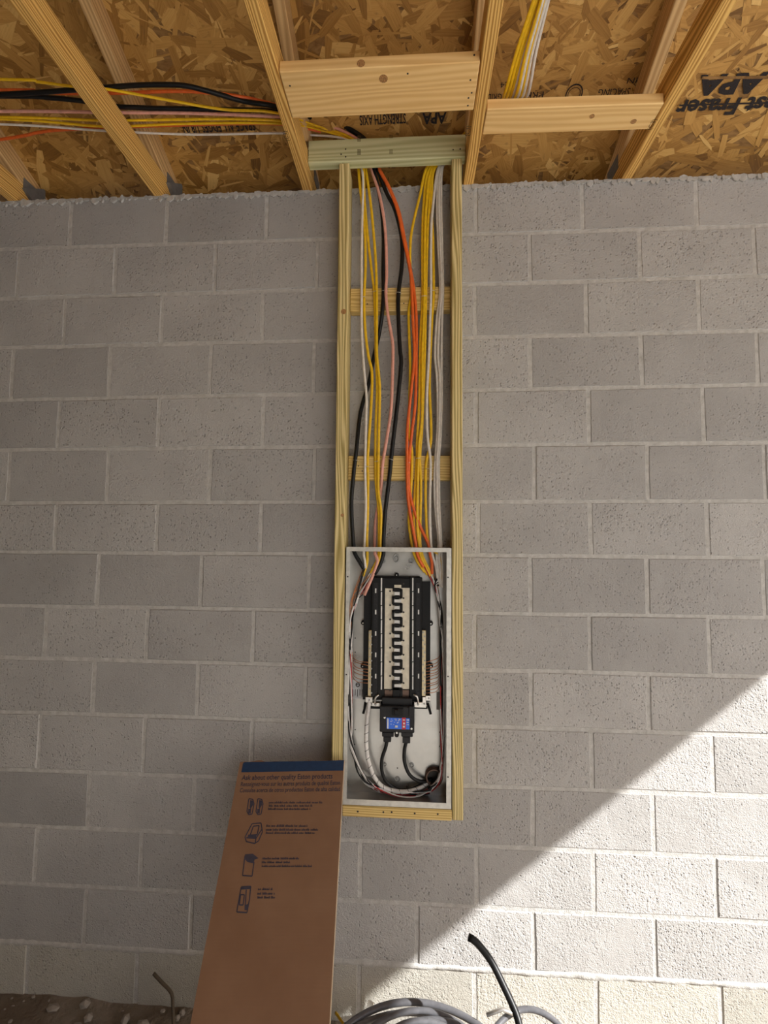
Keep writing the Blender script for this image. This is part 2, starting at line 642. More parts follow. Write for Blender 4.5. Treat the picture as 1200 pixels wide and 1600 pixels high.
# bed of mortar smeared over the joint above the lowest course: one wavy ribbon
b_ = B()
vs, fs = [], []
nx = int((XR - XL) / .012)
for i in range(nx + 1):
    x = XL + (XR - .01 - XL) * i / nx
    z0 = bedz(14, x)
    up_ = .007 + .010 * (mnoise.noise(V((x * 7, 1, 0))) + .6) + .006 * mnoise.noise(V((x * 45, 4, 0)))
    dn_ = .008 + .014 * (mnoise.noise(V((x * 6, 9, 0))) + .6) + .010 * mnoise.noise(V((x * 40, 2, 0)))
    yy = -.0030 - .002 * mnoise.noise(V((x * 25, 5, 0)))
    vs += [(x, .005, z0 + up_), (x, yy, z0 + up_ * .55), (x, yy - .0008, z0 - dn_ * .3), (x, .005, z0 - dn_)]
    if i:
        o = 4 * i
        fs += [(o - 4 + j, o - 3 + j, o + 1 + j, o + j) for j in range(3)]
b_.add(vs, fs, True)
tag(b_.put('mortar_smear', 'mortar', wall), 'band of mortar smeared above the lowest course', None, None, 'stuff')

# the rest of the building shell, with an added front wall
DOOR_X, DOOR_Z = 2.95, .06 + .833 * (2.95 + .398)
YF = -3.7
YR = YF / 2
ZTOP = ZR + SLOPE * -YR


b_ = B()
b_.box((XR, 0.19, -.3), (DOOR_X, -.30, ZT + .05))
b_.box((XR, -.30, DOOR_Z), (DOOR_X, -3.2, ZT + .05))
b_.box((XR, -3.2, -.3), (DOOR_X, YF, ZT + .05))
b_.add([(XR, .1, ZT), (XR, YR, ZTOP - .02), (XR, YF, ZT), (DOOR_X, .1, ZT), (DOOR_X, YR, ZTOP - .02), (DOOR_X, YF, ZT)],
       [(0, 1, 2), (5, 4, 3), (0, 3, 4, 1), (1, 4, 5, 2)])
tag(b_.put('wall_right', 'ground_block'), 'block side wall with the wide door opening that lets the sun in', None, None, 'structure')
b_ = B()
b_.box((XL - .2, .0, -.3), (XL, YF, ZT + .05))
b_.add([(XL, .1, ZT), (XL, YR, ZTOP - .02), (XL, YF, ZT), (XL - .2, .1, ZT), (XL - .2, YR, ZTOP - .02), (XL - .2, YF, ZT)],
       [(0, 2, 1), (3, 4, 5), (0, 1, 4, 3), (1, 2, 5, 4)])
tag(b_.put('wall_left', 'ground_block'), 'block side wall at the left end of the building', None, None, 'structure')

b_ = B().box((XL - .2, YF, -.3), (.2, YF - .2, ZT + .05))  # unseen wall added to cut sun and bounce on the left
tag(b_.put('wall_front_blocker', 'ground_block'), 'added unseen block wall behind the viewer that keeps light off the left side', None, None, 'structure')

# ground: fine near the wall, coarse outside
b_ = B()
nx, ny = 150, 60
gx = [-3.7 + 6.9 * i / nx for i in range(nx + 1)]
gy = [.02 - 1.5 * (j / ny) ** 1.3 for j in range(ny + 1)]
vs = []
for y in gy:
    for x in gx:
        z = .016 * mnoise.noise(V((x * 2.2, y * 2.2, 0))) + .014 * mnoise.noise(V((x * 9, y * 9, 3))) + .006 * mnoise.noise(V((x * 30, y * 30, 7)))
        left = max(0, min(1, (-.5 - x) / .6))
        z += left * .018 * max(0, 1 + y / .3)
        edge = min(1, (x + 3.7) / .3, (3.2 - x) / .3, (y + 1.48) / .3)
        vs.append((x, y, z * max(0, edge) - .004))
fs = [(j * (nx + 1) + i, (j + 1) * (nx + 1) + i, (j + 1) * (nx + 1) + i + 1, j * (nx + 1) + i + 1) for j in range(ny) for i in range(nx)]
b_.add(vs, fs, True)
tag(b_.put('floor', 'dirt'), 'bare dirt floor below the block wall', None, None, 'structure')
b_ = B()
b_.add([(-40, -1.478, -.004), (40, -1.478, -.004), (40, -40, -.004), (-40, -40, -.004)], [(0, 3, 2, 1)])
b_.add([(-40, 40, -.004), (-3.7, 40, -.004), (-3.7, -1.478, -.004), (-40, -1.478, -.004)], [(0, 3, 2, 1)])
b_.add([(3.2, 40, -.004), (40, 40, -.004), (40, -1.478, -.004), (3.2, -1.478, -.004)], [(0, 3, 2, 1)])
tag(b_.put('floor', 'sand'), 'pale packed ground in front of and around the building', None, None, 'structure')

# ------------------------------------------------------------------ roof
ANG = math.atan(SLOPE)
RN = V((0, math.sin(ANG), math.cos(ANG)))       # upward normal of the slope above the wall
RD = V((0, -math.cos(ANG), math.sin(ANG)))      # up the slope, into the room


def roofp(x, y, drop=0):
    return V((x, y, ZR - SLOPE * y)) - RN * drop


b_ = B()
b_.add([(x, y, ZTOP - SLOPE * (YR - y) + dz) for dz in (0, .015) for x, y in ((XL - .4, YR), (DOOR_X + .4, YR), (DOOR_X + .4, YF - .3), (XL - .4, YF - .3))],
       [(0, 1, 2, 3), (7, 6, 5, 4), (0, 3, 7, 4), (1, 5, 6, 2), (2, 6, 7, 3)])
ceil = tag(b_.put('ceiling', 'osb'), 'underside of the roof sheathed in strand board', None, None, 'structure')
for j, (y0, y1) in enumerate(((.45, -.672), (-.676, -1.80), (-1.804, YR))):
    x = XL - .4 - (1.2 if j % 2 else 0)
    while x < DOOR_X + .4:
        a, c = max(x, XL - .4), min(x + 2.436, DOOR_X + .4)
        lo = [roofp(a, y0), roofp(c, y0), roofp(c, y1), roofp(a, y1)]
        hi = [q + RN * .012 for q in lo]
        me = B().add(lo + hi, [(0, 1, 2, 3), (7, 6, 5, 4), (0, 4, 5, 1), (1, 5, 6, 2), (2, 6, 7, 3), (3, 7, 4, 0)]).mesh('strand_board_sheet')
        put('strand_board_sheet', me, 'osb', ceil)
        x += 2.44
# wood strands pressed into the sheets
rs = random.Random(3)
vs, fs, tone, grain = [], [], [], []
s0 = 0
for i in range(7500):
    x = rs.uniform(-2.5, 1.7)
    y = rs.uniform(.42, -1.15)
    L = rs.uniform(.06, .20)
    w = min(L * .5, rs.choice((.008, .014, .02, .028, .036, .046, .06)) * rs.uniform(.7, 1.2))
    a = rs.gauss(0, .75) if rs.random() < .6 else rs.uniform(0, math.pi)
    d = V((1, 0, 0)) * math.cos(a) + RD * math.sin(a)
    e = V((1, 0, 0)) * -math.sin(a) + RD * math.cos(a)
    base = roofp(x, y, .0006 + .0022 * rs.random())
    t1, t2 = rs.uniform(-.0012, .0012) / L, rs.uniform(-.0006, .0006) / w
    o = len(vs)
    pr = [(-.5, -.5 * rs.uniform(.1, 1)), (-.1 + rs.uniform(-.2, .2), -.5), (.5, -.5 * rs.uniform(.1, 1)), (.5 * rs.uniform(.75, 1), .5 * rs.uniform(.3, 1)),
          (.1 + rs.uniform(-.2, .2), .5), (-.5 * rs.uniform(.75, 1), .5 * rs.uniform(.3, 1))]
    r1, r2 = rs.uniform(0, 50), rs.uniform(0, 50)
    for u, q in pr:
        vs.append(base + d * (u * L) + e * (q * w) - RN * (u * L * t1 + q * w * t2))
        grain.append((u * L + r1, q * w + r2, 0))
    fs.append(tuple(range(o + 5, o - 1, -1)))
    tone.append(min(1, max(0, rs.gauss(.52, .16))))
me = bpy.data.meshes.new('wood_strands')
me.from_pydata(vs, [], fs)
at_ = me.attributes.new('tone', 'FLOAT', 'FACE')
at_.data.foreach_set('value', tone)
at_ = me.attributes.new('grain', 'FLOAT_VECTOR', 'POINT')
at_.data.foreach_set('vector', [q for g in grain for q in g])
o = put('wood_strands', me, 'strand', ceil)
tag(o, 'pressed wood strands of the roof sheets', None, None, 'stuff')


# lettering stamped on the roof sheets: upside down for someone facing the wall
def stamp(s, px0, px1, py_base, py_top, mat='ink', bold=0.0):
    """px0 > px1: the words run from right to left in the photograph"""
    a, b = atroof(px0, py_base, .006), atroof(px1, py_base, .006)
    t = atroof(px0, py_top, .006)
    up = t - a
    up = up - (b - a).normalized() * up.dot((b - a).normalized())
    right = V((-1, 0, 0))
    return text('stamped_lettering', s, mat, ceil, a, right, -RD, abs((b - a).x), up.length, bold=bold)


stamp('West Fraser', 1262, 1066, 147, 175, bold=.03)
stamp('APA', 1204, 1098, 112, 146, bold=.045)
b_ = B()
for (xa, ya, xb, yb, w) in ((1061, 166, 1262, 160, .005),):
    p0, p1 = atroof(xa, ya, .0065), atroof(xb, yb, .0065)
    e = RD * w
    b_.add([p0, p1, p1 + e, p0 + e], [(0, 1, 2, 3)])
b_.put('stamped_line', 'ink', ceil)
b_ = B()
p0, p1 = atroof(1096, 124, .0072), atroof(1206, 123, .0072)
b_.add([p0, p1, p1 + RD * .008, p0 + RD * .008], [(0, 1, 2, 3)])
b_.put('logo_gap', 'osb', ceil)
stamp('SPACE ALL EDGES 1/8 IN', 396, 281, 188, 204, bold=.02)
stamp('STRENGTH AXIS', 634, 561, 177, 193, bold=.015)
stamp('APA', 698, 660, 175, 193, bold=.03)
stamp('SPACING', 986, 937, 137, 149)
stamp('PRP', 850, 824, 143, 154)
stamp('GRID', 785, 761, 146, 157)
stamp('24', 795, 783, 128, 137)
stamp('IN', 997, 982, 121, 130)
b_ = B()
cpt = atroof(897, 147, .006)
nn = 28
for rad, wid in (((.030, .030), .004), ((.022, .020), .002)):
    oo = [cpt + V((1, 0, 0)) * (rad[0] * math.cos(2 * math.pi * i / nn)) + RD * (rad[1] * math.sin(2 * math.pi * i / nn)) for i in range(nn)]
    ii = [cpt + V((1, 0, 0)) * ((rad[0] - wid) * math.cos(2 * math.pi * i / nn)) + RD * ((rad[1] - wid) * math.sin(2 * math.pi * i / nn)) for i in range(nn)]
    b_.add(oo + ii, [(i, (i + 1) % nn, nn + (i + 1) % nn, nn + i) for i in range(nn)])
b_.put('round_grade_mark', 'ink', ceil)

# ------------------------------------------------------------------ trusses
TX = [(-1.885, 'leftmost roof truss, showing only its heel with a grey plate'),
      (-1.272, 'roof truss crossing in front of the coloured cables at the left'),
      (-.668, 'roof truss joining the left ends of the wide board and green header'),
      (-.042, 'roof truss between the wide board and the narrow flat board'),
      (.548, 'rightmost roof truss, beside the big stamped lettering')]
TR = []
for i, (x, lab) in enumerate(TX):
    t = thing('roof_truss', (x + .019, 0, ZT), lab, 'truss', 'roof trusses')
    TR.append(t)
    xc = x + .019
    o = board('bottom_chord', (xc, .16, ZT + .0455), (xc, YF - .1, ZT + .0455), .038, .089, 'pine', t)
    zb = ZR - .096 / 2
    board('top_chord', (xc, .40, zb - SLOPE * .40), (xc, YR, zb - SLOPE * YR), .038, .087, 'chord', t)
    board('top_chord', (xc, YR, zb - SLOPE * YR), (xc, YF - .25, zb - SLOPE * YR - SLOPE * (YR - YF + .25)), .038, .087, 'chord', t)
    b_ = B()
    for s in (-1, 1):
        xa = xc + s * .0192
        b_.box((xa, .02, ZT + .065), (xa + s * .0012, .12, ZT + .12))
    b_.put('heel_plate', 'plate', t)
    if i < 2:
        b_ = B()
        b_.add([(x, .015, ZT + .07), (x, .13, ZT + .0), (x, .12, ZT + .145), (x + .052, .015, ZT + .07), (x + .052, .13, ZT + .0), (x + .052, .12, ZT + .145)],
               [(0, 1, 2), (5, 4, 3), (0, 3, 4, 1), (1, 4, 5, 2), (2, 5, 3, 0)])
        b_.put('heel_strap', 'plate', t)


def joist_mark(tr, px, py):
    p = atz(px, py, ZT - .0008)
    text('grade_stamp', '(C3)', 'ink_faint', tr, p + V((-.012, .018, 0)), (0, -1, 0), (-1, 0, 0), .04, .02)


joist_mark(TR[2], 458, 213)
joist_mark(TR[3], 742, 205)
joist_mark(TR[4], 1030, 195)

# ------------------------------------------------------------------ timbers between the trusses
wide = board('blocking_board', (-.628, -.402, ZT + .017), (-.044, -.402, ZT + .017), .156, .036, 'spruce')
tag(wide, 'wide pale board nailed flat between two roof trusses above the green header', 'board')


def dots(parent, pts, mode, val, r=.0028, mat='nail', name='nail_head'):
    for (px, py) in pts:
        if mode == 'z':
            p = atz(px, py, val)
            me = B().disc(p + V((0, 0, -.0006)), (0, 0, 1), r, .003, 8).mesh(name)
        else:
            p = at(px, py, val)
            me = B().disc(p + V((0, -.0006, 0)), (0, 1, 0), r, .003, 8).mesh(name)
        put(name, me, mat, parent)


dots(wide, [(453, 134), (735, 125), (737, 145), (732, 153), (731, 165), (637, 115)], 'z', ZT - .001)
dots(wide, [(741, 86)], 'y', -.4805)
for px, py, ra, rb in ((599, 123, .013, .010),):
    p = atz(px, py, ZT - .0012)
    put('knot', B().disc(p - V((0, 0, .0003)), (0, 0, 1), ra, .002, 12).mesh('knot'), 'knot', wide)
p = at(564, 99, -.4802)
put('knot', B().disc(p + V((0, -.0005, 0)), (0, 1, 0), .012, .002, 12).mesh('knot'), 'knot', wide)
nar = board('blocking_board', (-.002, -.277, ZT + .018), (.546, -.270, ZT + .018), .096, .036, 'spruce')
tag(nar, 'narrow pale board nailed flat between trusses below the yellow and white cables', 'board')
for px, py, r_ in ((925, 182, .008), (990, 190, .009)):
    p = atz(px, py, ZT - .0008)
    put('knot', B().disc(p - V((0, 0, .0003)), (0, 0, 1), r_, .002, 12).mesh('knot'), 'knot', nar)

HZ = 3.085                                     # underside of the green header
head = board('header_board', (-.629, -.076, HZ + .0445), (-.044, -.076, HZ + .0445), .038, .089, 'treated_pale')
tag(head, 'pale green treated timber header nailed across the top of the two uprights', 'board')
dots(head, [(540, 233), (533, 241), (540, 245), (708, 234), (719, 233)], 'y', -.0954)
dots(head, [(536, 256)], 'z', HZ - .0004, .004)
for (px, py, n, h_) in ((480, 226, 5, 11), (480, 240, 4, 9), (561, 217, 6, 10), (561, 238, 6, 9), (611, 214, 3, 6), (611, 238, 4, 8)):
    b_ = B()
    for i in range(n):
        for q in (-1, 0, 1):
            p = at(px + q * 1.9, py - h_ / 2 + h_ * i / n, -.0957)
            b_.box(p + V((-.0016, 0, -.0014)), p + V((.0014, .0005, .0008)))
    tag(b_.put('printed_mark', 'ink_faint', head), None, None, None, 'stuff')

FY = -.089                                     # front of the uprights
left = board('upright_stud', (-.484, FY / 2, .76), (-.492, FY / 2, HZ), .038, .089, 'treated', up=V((0, 1, 0)))
tag(left, 'left upright treated stud beside the panel, running down behind the cardboard', 'stud')
right = board('upright_stud', (-.0725, FY / 2, .742), (-.0755, FY / 2, HZ), .037, .089, 'treated', up=V((0, 1, 0)))
tag(right, 'right upright treated stud beside the panel, reaching just below it', 'stud')
p = at(537, 487, FY)
put('knot', B().disc(p + V((0, -.0008, 0)), (0, 1, 0), .010, .002, 12).mesh('knot'), 'knot', left)
p = at(535, 805, FY)
put('knot', B().disc(p + V((0, -.0008, 0)), (0, 1, 0), .006, .002, 12).mesh('knot'), 'knot', left)
foot = board('sill_board', (-.4645, FY / 2, .757), (-.0925, FY / 2, .757), .089, .036, 'treated_warm')
tag(foot, 'short treated board nailed between the uprights under the panel', 'board')
dots(foot, [(559, 1268), (599, 1269), (612, 1269), (648, 1271), (684, 1272)], 'y', FY - .0003, .0032)
cr1 = board('cross_board', (-.470, -.019, 2.583), (-.0935, -.019, 2.583), .038, .090, 'treated_warm', up=V((0, 0, 1)))
tag(cr1, 'upper horizontal backing board stapled with cables between the uprights', 'board')
cr2 = board('cross_board', (-.468, -.019, 1.946), (-.0935, -.019, 1.946), .038, .090, 'treated_warm', up=V((0, 0, 1)))
tag(cr2, 'lower horizontal backing board stapled with cables above the panel', 'board')
dots(cr1, [(574, 475), (631, 474), (586, 462), (680, 458)], 'y', -.0384, .0025)
dots(cr2, [(566, 736), (560, 728)], 'y', -.0384, .0025)

# ------------------------------------------------------------------ breaker panel
PX0, PX1, PZ0, PZ1 = -.4625, -.0945, .779, 1.656
PB = -.004                                     # back of the enclosure
pan = thing('breaker_panel', (-.278, -.045, PZ0), 'open metal breaker panel with black bus interior mounted between the uprights', 'electrical panel')
T = .0016
b_ = B()
b_.box((PX0, PB, PZ0), (PX1, PB - T, PZ1))
b_.box((PX0, PB, PZ0), (PX0 + T, FY, PZ1))
b_.box((PX1 - T, PB, PZ0), (PX1, FY, PZ1))
b_.box((PX0, PB, PZ0), (PX1, FY, PZ0 + T))
b_.box((PX0, PB, PZ1 - T), (PX1, FY, PZ1))
enc = b_.put('enclosure', 'galv', pan)
b_ = B()
FW = .0165
b_.box((PX1 - FW, FY, PZ0), (PX1, FY - T, PZ1))
b_.box((PX0, FY, PZ0), (PX0 + FW * .8, FY - T, PZ1))
b_.box((PX0 + FW * .8, FY, PZ0), (PX1 - FW, FY - T, PZ0 + FW * 1.15))
b_.box((PX0 + FW * .8, FY, PZ1 - FW * .9), (PX1 - FW, FY - T, PZ1))
flg = b_.put('front_flange', 'flange', pan)
for (px, py) in ((700, 902), (700, 1057), (700, 1214), (541, 901), (541, 1054)):
    p = at(px, py, FY - T)
    p.x = max(PX0 + .006, min(PX1 - .006, p.x))
    put('screw_hole', B().disc(p + V((0, -.0004, 0)), (0, 1, 0), .0028, .001, 8).mesh('screw_hole'), 'nail', flg)
YB = PB - T                                    # inside face of the back
for (px, py, r_, kind) in ((599, 876, .009, 0), (642, 876, .010, 0), (643, 1195, .009, 0), (621, 1217, .010, 0), (601, 1194, .007, 0), (619, 872, .012, 1)):
    p = at(px, py, YB)
    b_ = B().ring(p, (0, -1, 0), r_, r_ * .72, .0014, 20)
    b_.disc(p, (0, -1, 0), r_ * .6, .0022, 16, r_ * .45)
    if kind:
        for i, q in enumerate(b_.v):
            b_.v[i] = (q[0], q[1], p.z + (q[2] - p.z) * 1.4)
    put('knockout', b_.mesh('knockout'), 'steel_dark', enc)
for (px, py) in ((556, 922), (555, 997), (555, 1019), (555, 1140), (554, 1163), (687, 1144), (687, 1166), (621, 1200)):
    p = at(px, py, YB)
    put('screw_hole', B().disc(p, (0, -1, 0), .0024, .0008, 8).mesh('screw_hole'), 'nail', enc)
# ribbed left side seen between flange and back
p0, p1 = at(547, 1062, YB), at(568, 1092, YB)
st = put('rating_sticker', B().box((p0.x, YB - .0006, p0.z), (p1.x, YB, p1.z)).mesh('rating_sticker'), 'sticker', pan)
b_ = B()
pc = at(559, 1070, YB - .0008)
b_.ring(pc, (0, -1, 0), .008, .0052, .0004, 18)
b_.box(pc + V((-.006, -.0003, -.001)), pc + V((.004, .0002, .0015)))
for i in range(5):
    q = at(551 + i * 3.6, 1077, YB - .0008)
    b_.box(q, q + V((.0022, -.0002, -.026 + .004 * (i % 2))))
put('sticker_print', b_.mesh('sticker_print'), 'ink', st)
p0, p1 = at(682, 1081, YB), at(691, 1109, YB)
put('spec_sticker', B().box((p0.x, YB - .0006, p0.z), (p1.x, YB, p1.z)).mesh('spec_sticker'), 'grey_sticker', pan)


def pbox(x0, x1, y0, y1, Yf, Yb, bev=0, into=None):
    """box whose front covers a rectangle of the photograph at depth Yf"""
    a, c = at(x0, y0, Yf), at(x1, y1, Yf)
    return (into or B()).box((a.x, Yf, a.z), (c.x, Yb, c.z), bev)


# moulded black base
Y1 = -.030
b_ = pbox(569, 672, 908, 1096, Y1, YB)
pbox(584, 656, 900, 912, Y1 - .002, YB, 0, b_)
pbox(581, 600, 902, 1090, -.043, Y1, .002, b_)
pbox(640.5, 659, 902, 1090, -.043, Y1, .002, b_)
pbox(598, 642, 903, 919, -.040, Y1, .001, b_)
pbox(600, 641, 1076, 1098, -.038, Y1, .001, b_)
base = b_.put('bus_base', 'blackp', pan)
for (xa, xb) in ((584.5, 588.5), (650.5, 655)):
    b_ = B()
    pbox(xa - .4, xb + .4, 911, 1088, -.0438, -.042, 0, b_)
    for i in range(22):
        y = 912 + i * 8.0
        pbox(xa, xb, y, y + 4.5, -.0452, -.0425, 0, b_)
    b_.put('breaker_hook_rail', 'blackp2', base)
for (px, py) in ((620, 898), (568, 972), (673, 973), (567.5, 1039), (673, 1039)):
    p = at(px, py, YB)
    b_ = B().disc(p, (0, -1, 0), .0085, .020, 14, .0075)
    b_.disc(p + V((0, -.02, 0)), (0, -1, 0), .0075, .003, 14, .004)
    kn = put('mounting_post', b_.mesh('mounting_post'), 'blackp', base)
    put('screw', B().disc(p + V((0, -.0222, 0)), (0, -1, 0), .0025, .0015, 8).mesh('screw'), 'chrome', kn)
for px in (587, 654):
    for i in range(5):
        y = 923 + i * 33.4
        p_ = pbox(px - 1, px + 1, y - 3.6, y + 3.6, -.0456, -.043)
        put('slot_marker', p_.mesh('slot_marker'), 'slot', base)
for px in (596, 645):
    b_ = B()
    for i in range(8):
        y0 = 903 + i * 22
        pbox(px - .9, px + .9, y0, y0 + 20.5, -.0454, -.043, 0, b_)
    put('white_rail_edge', b_.mesh('white_rail_edge'), 'slot', base)
# cream covers and the black interleaved stabs
bc1 = pbox(600, 616, 919, 1077, -.0385, Y1, .0008).put('bus_cover', 'cream', pan)
bc2 = pbox(624, 640.3, 905.5, 1077, -.0395, Y1, .0008).put('bus_cover', 'cream', pan)
pbox(598.5, 626, 903, 919, -.0425, -.036, .0008).put('bus_end_cap', 'blackp', pan)
pbox(616, 627, 913.8, 918.6, -.0440, -.041, .0005).put('bus_tab', 'cream', pan)
for i in range(8):
    y = 919.6 + i * 22.1
    b_ = B()
    YS = -.0465
    pbox(613.6, 627.5, y, y + 4.6, YS, -.037, .0012, b_)
    pbox(624.8, 629, y + 1.2, y + 15.8, YS, -.037, .0012, b_)
    if i < 7:
        pbox(612.4, 627.5, y + 11.4, y + 16.0, YS, -.037, .0012, b_)
        pbox(612.4, 616, y + 12.4, y + 25, YS, -.037, .0012, b_)
    put('bus_stab', b_.mesh('bus_stab'), 'blackp', pan)
    for (xa, xb, ya) in ((616, 625, y + 5.2), (616, 627, y + 16.8)):
        put('bus_tab', pbox(xa, xb, ya, ya + 5.2, -.0442, -.037, .0005).mesh('bus_tab'), 'slot', pan)
    p = at(609.6, y + 4, -.0385)
    put('screw', B().disc(p, (0, -1, 0), .0034, .002, 9).mesh('screw'), 'nail', bc1)
    p = at(630.6, y - 7.2, -.0395)
    put('screw', B().disc(p, (0, -1, 0), .0034, .002, 9).mesh('screw'), 'nail', bc2)
pbox(613.5, 624.5, 1074, 1096, -.0465, -.036, .001).put('bus_end_cap', 'blackp', pan)
pbox(601, 613.5, 1078, 1091, -.0395, -.037, .0005).put('bus_shadow', 'bronze', pan)  # brown plates standing in for the dark reflection below the covers
pbox(624.5, 639, 1078, 1091, -.0395, -.037, .0005).put('bus_shadow', 'bronze', pan)
# neutral and ground bars
bars = []
for (x0, x1) in ((576, 582.4), (659.4, 665.2)):
    nb = pbox(x0, x1, 985, 1088, -.042, Y1, .0008).put('terminal_bar', 'brass', pan)
    bars.append(nb)
    for i in range(16):
        p = at((x0 + x1) / 2 + (1.2 if i % 2 else -1.2), 988 + i * 6.3, -.042)
        b_ = B().disc(p, (0, -1, 0), .0030, .0022, 8)
        put('terminal_screw', b_.mesh('terminal_screw'), 'steel_dark', nb)
# lower lugs and straps
b_ = B()
pbox(571, 582, 1089, 1098, -.050, -.028, .001, b_)
pbox(581, 593, 1098, 1104, -.045, -.030, .001, b_)
b_.tube(spline([at(592, 1086, -.05), at(587.5, 1089, -.052), at(586, 1095, -.05), at(586.5, 1101, -.045)], .004), .0035, .0035)
b_.put('neutral_lug', 'chrome', pan)
b_ = B()
pbox(647, 666, 1097, 1106, -.046, -.030, .001, b_)
pbox(665, 673, 1087, 1095, -.050, -.030, .001, b_)
pbox(660, 666, 1089, 1100, -.048, -.030, .001, b_)
b_.tube(spline([at(646, 1086, -.05), at(651, 1088, -.052), at(653, 1094, -.05), at(653.5, 1101, -.045)], .004), .0040, .0040)
lg2 = b_.put('neutral_lug', 'chrome', pan)
for (px, py) in ((577, 1093.5), (670, 1091), (663, 1100), (587, 1101), (653, 1101)):
    put('lug_screw', B().disc(at(px, py, -.050), (0, -1, 0), .0033, .0022, 8).mesh('lug_screw'), 'steel_dark', lg2)
b_ = B()
b_.tube([at(571, 1097, -.028), at(569.5, 1108, -.03), at(567.5, 1115, -.032)], .0045, .004)
b_.tube([at(668, 1099, -.028), at(671, 1108, -.03), at(673, 1116, -.032)], .0045, .004)
pbox(578, 600, 1104, 1108, -.034, -.026, 0, b_)
pbox(641, 668, 1104, 1108, -.034, -.026, 0, b_)
b_.put('base_foot', 'blackp', pan)
# main breaker
b_ = pbox(593.5, 647.5, 1103, 1146, -.074, -.018, .003)
pbox(597, 644, 1090, 1106, -.058, -.018, .002, b_)
pbox(594, 602, 1104, 1121, -.077, -.070, .001, b_)
pbox(639, 647, 1104, 1121, -.077, -.070, .001, b_)
pbox(597, 615, 1144, 1152, -.062, -.018, .002, b_)
pbox(627, 645, 1144, 1152, -.062, -.018, .002, b_)
pbox(599, 611, 1151, 1160, -.055, -.020, .002, b_)
pbox(629, 641, 1151, 1162, -.055, -.020, .002, b_)
mb = b_.put('main_breaker', 'blackp2', pan)
b_ = pbox(613, 630, 1107, 1119, -.079, -.072, .001)
pbox(616, 622, 1109, 1117, -.088, -.076, .0015, b_)
b_.put('toggle', 'blackp', mb)
lb = pbox(604, 640, 1121.3, 1139.8, -.0752, -.0735).put('breaker_label', 'blue', mb)
pbox(628, 634, 1121.3, 1139.8, -.0757, -.0750).put('red_stripe', 'red', lb)
b_ = B()
rl = random.Random(9)
for (x0, x1, y0, y1) in ((605, 607, 1122.5, 1138.5), (635.5, 639, 1124, 1126), (635.5, 638.5, 1128, 1129.5), (635.5, 639, 1132, 1133), (617.5, 621.5, 1133.5, 1137),
                         (629.5, 632.5, 1124, 1126), (630, 632.5, 1129, 1132), (629.5, 632.5, 1134, 1137)):
    pbox(x0, x1, y0, y1, -.0760, -.0755, 0, b_)
for i in range(22):
    x0, y0 = rl.uniform(608, 625), rl.uniform(1123, 1137)
    pbox(x0, x0 + rl.uniform(.8, 2.4), y0, y0 + .8, -.0757, -.0752, 0, b_)
put('label_print', b_.mesh('label_print'), 'slot', lb)
for (px, py) in ((601, 1121), (643, 1105.5), (643, 1138.5), (620, 1145)):
    put('screw', B().disc(at(px, py, -.0745), (0, -1, 0), .0034, .002, 10).mesh('screw'), 'chrome', mb)
put('screw_boss', B().disc(at(620, 1146, -.060), (0, -1, 0), .008, .014, 14).mesh('screw_boss'), 'blackp', mb)
# conduit entry low in the back
pc = at(678, 1211, -.006)
b_ = B().ring(pc, (0, -1, 0), .032, .026, .010, 28)
b_.ring(pc + V((0, -.010, 0)), (0, -1, 0), .030, .024, .012, 28)
bush = b_.put('conduit_bushing', 'bronze', pan)
put('conduit_mouth', B().disc(pc + V((0, -.0012, 0)), (0, -1, 0), .026, .001, 24).mesh('conduit_mouth'), 'nail', bush)

# ------------------------------------------------------------------ cables
def c4(*pts):
    return [(500 + x / 4.615, 230 + y / 4.615) for x, y in pts]


def c5(*pts):
    return [(500 + x / 4.615, 540 + y / 4.615) for x, y in pts]


LG = [(558, 935), (551, 957), (548, 982), (547.5, 1005), (547, 1035), (547, 1098), (547.5, 1137), (548.5, 1160), (552.5, 1179),
      (560, 1202), (573, 1222), (592, 1233), (622, 1241), (652, 1241), (671, 1236), (686, 1225), (691, 1206)]
RG = [(680, 915), (685, 935), (688, 957), (689.5, 984), (690.5, 1012), (691, 1060), (691, 1110), (691, 1160), (690, 1198), (685, 1221), (671, 1234), (650, 1240), (625, 1241)]
rc = random.Random(21)
CABLES = []
gslot = {0: 0, 1: 0}


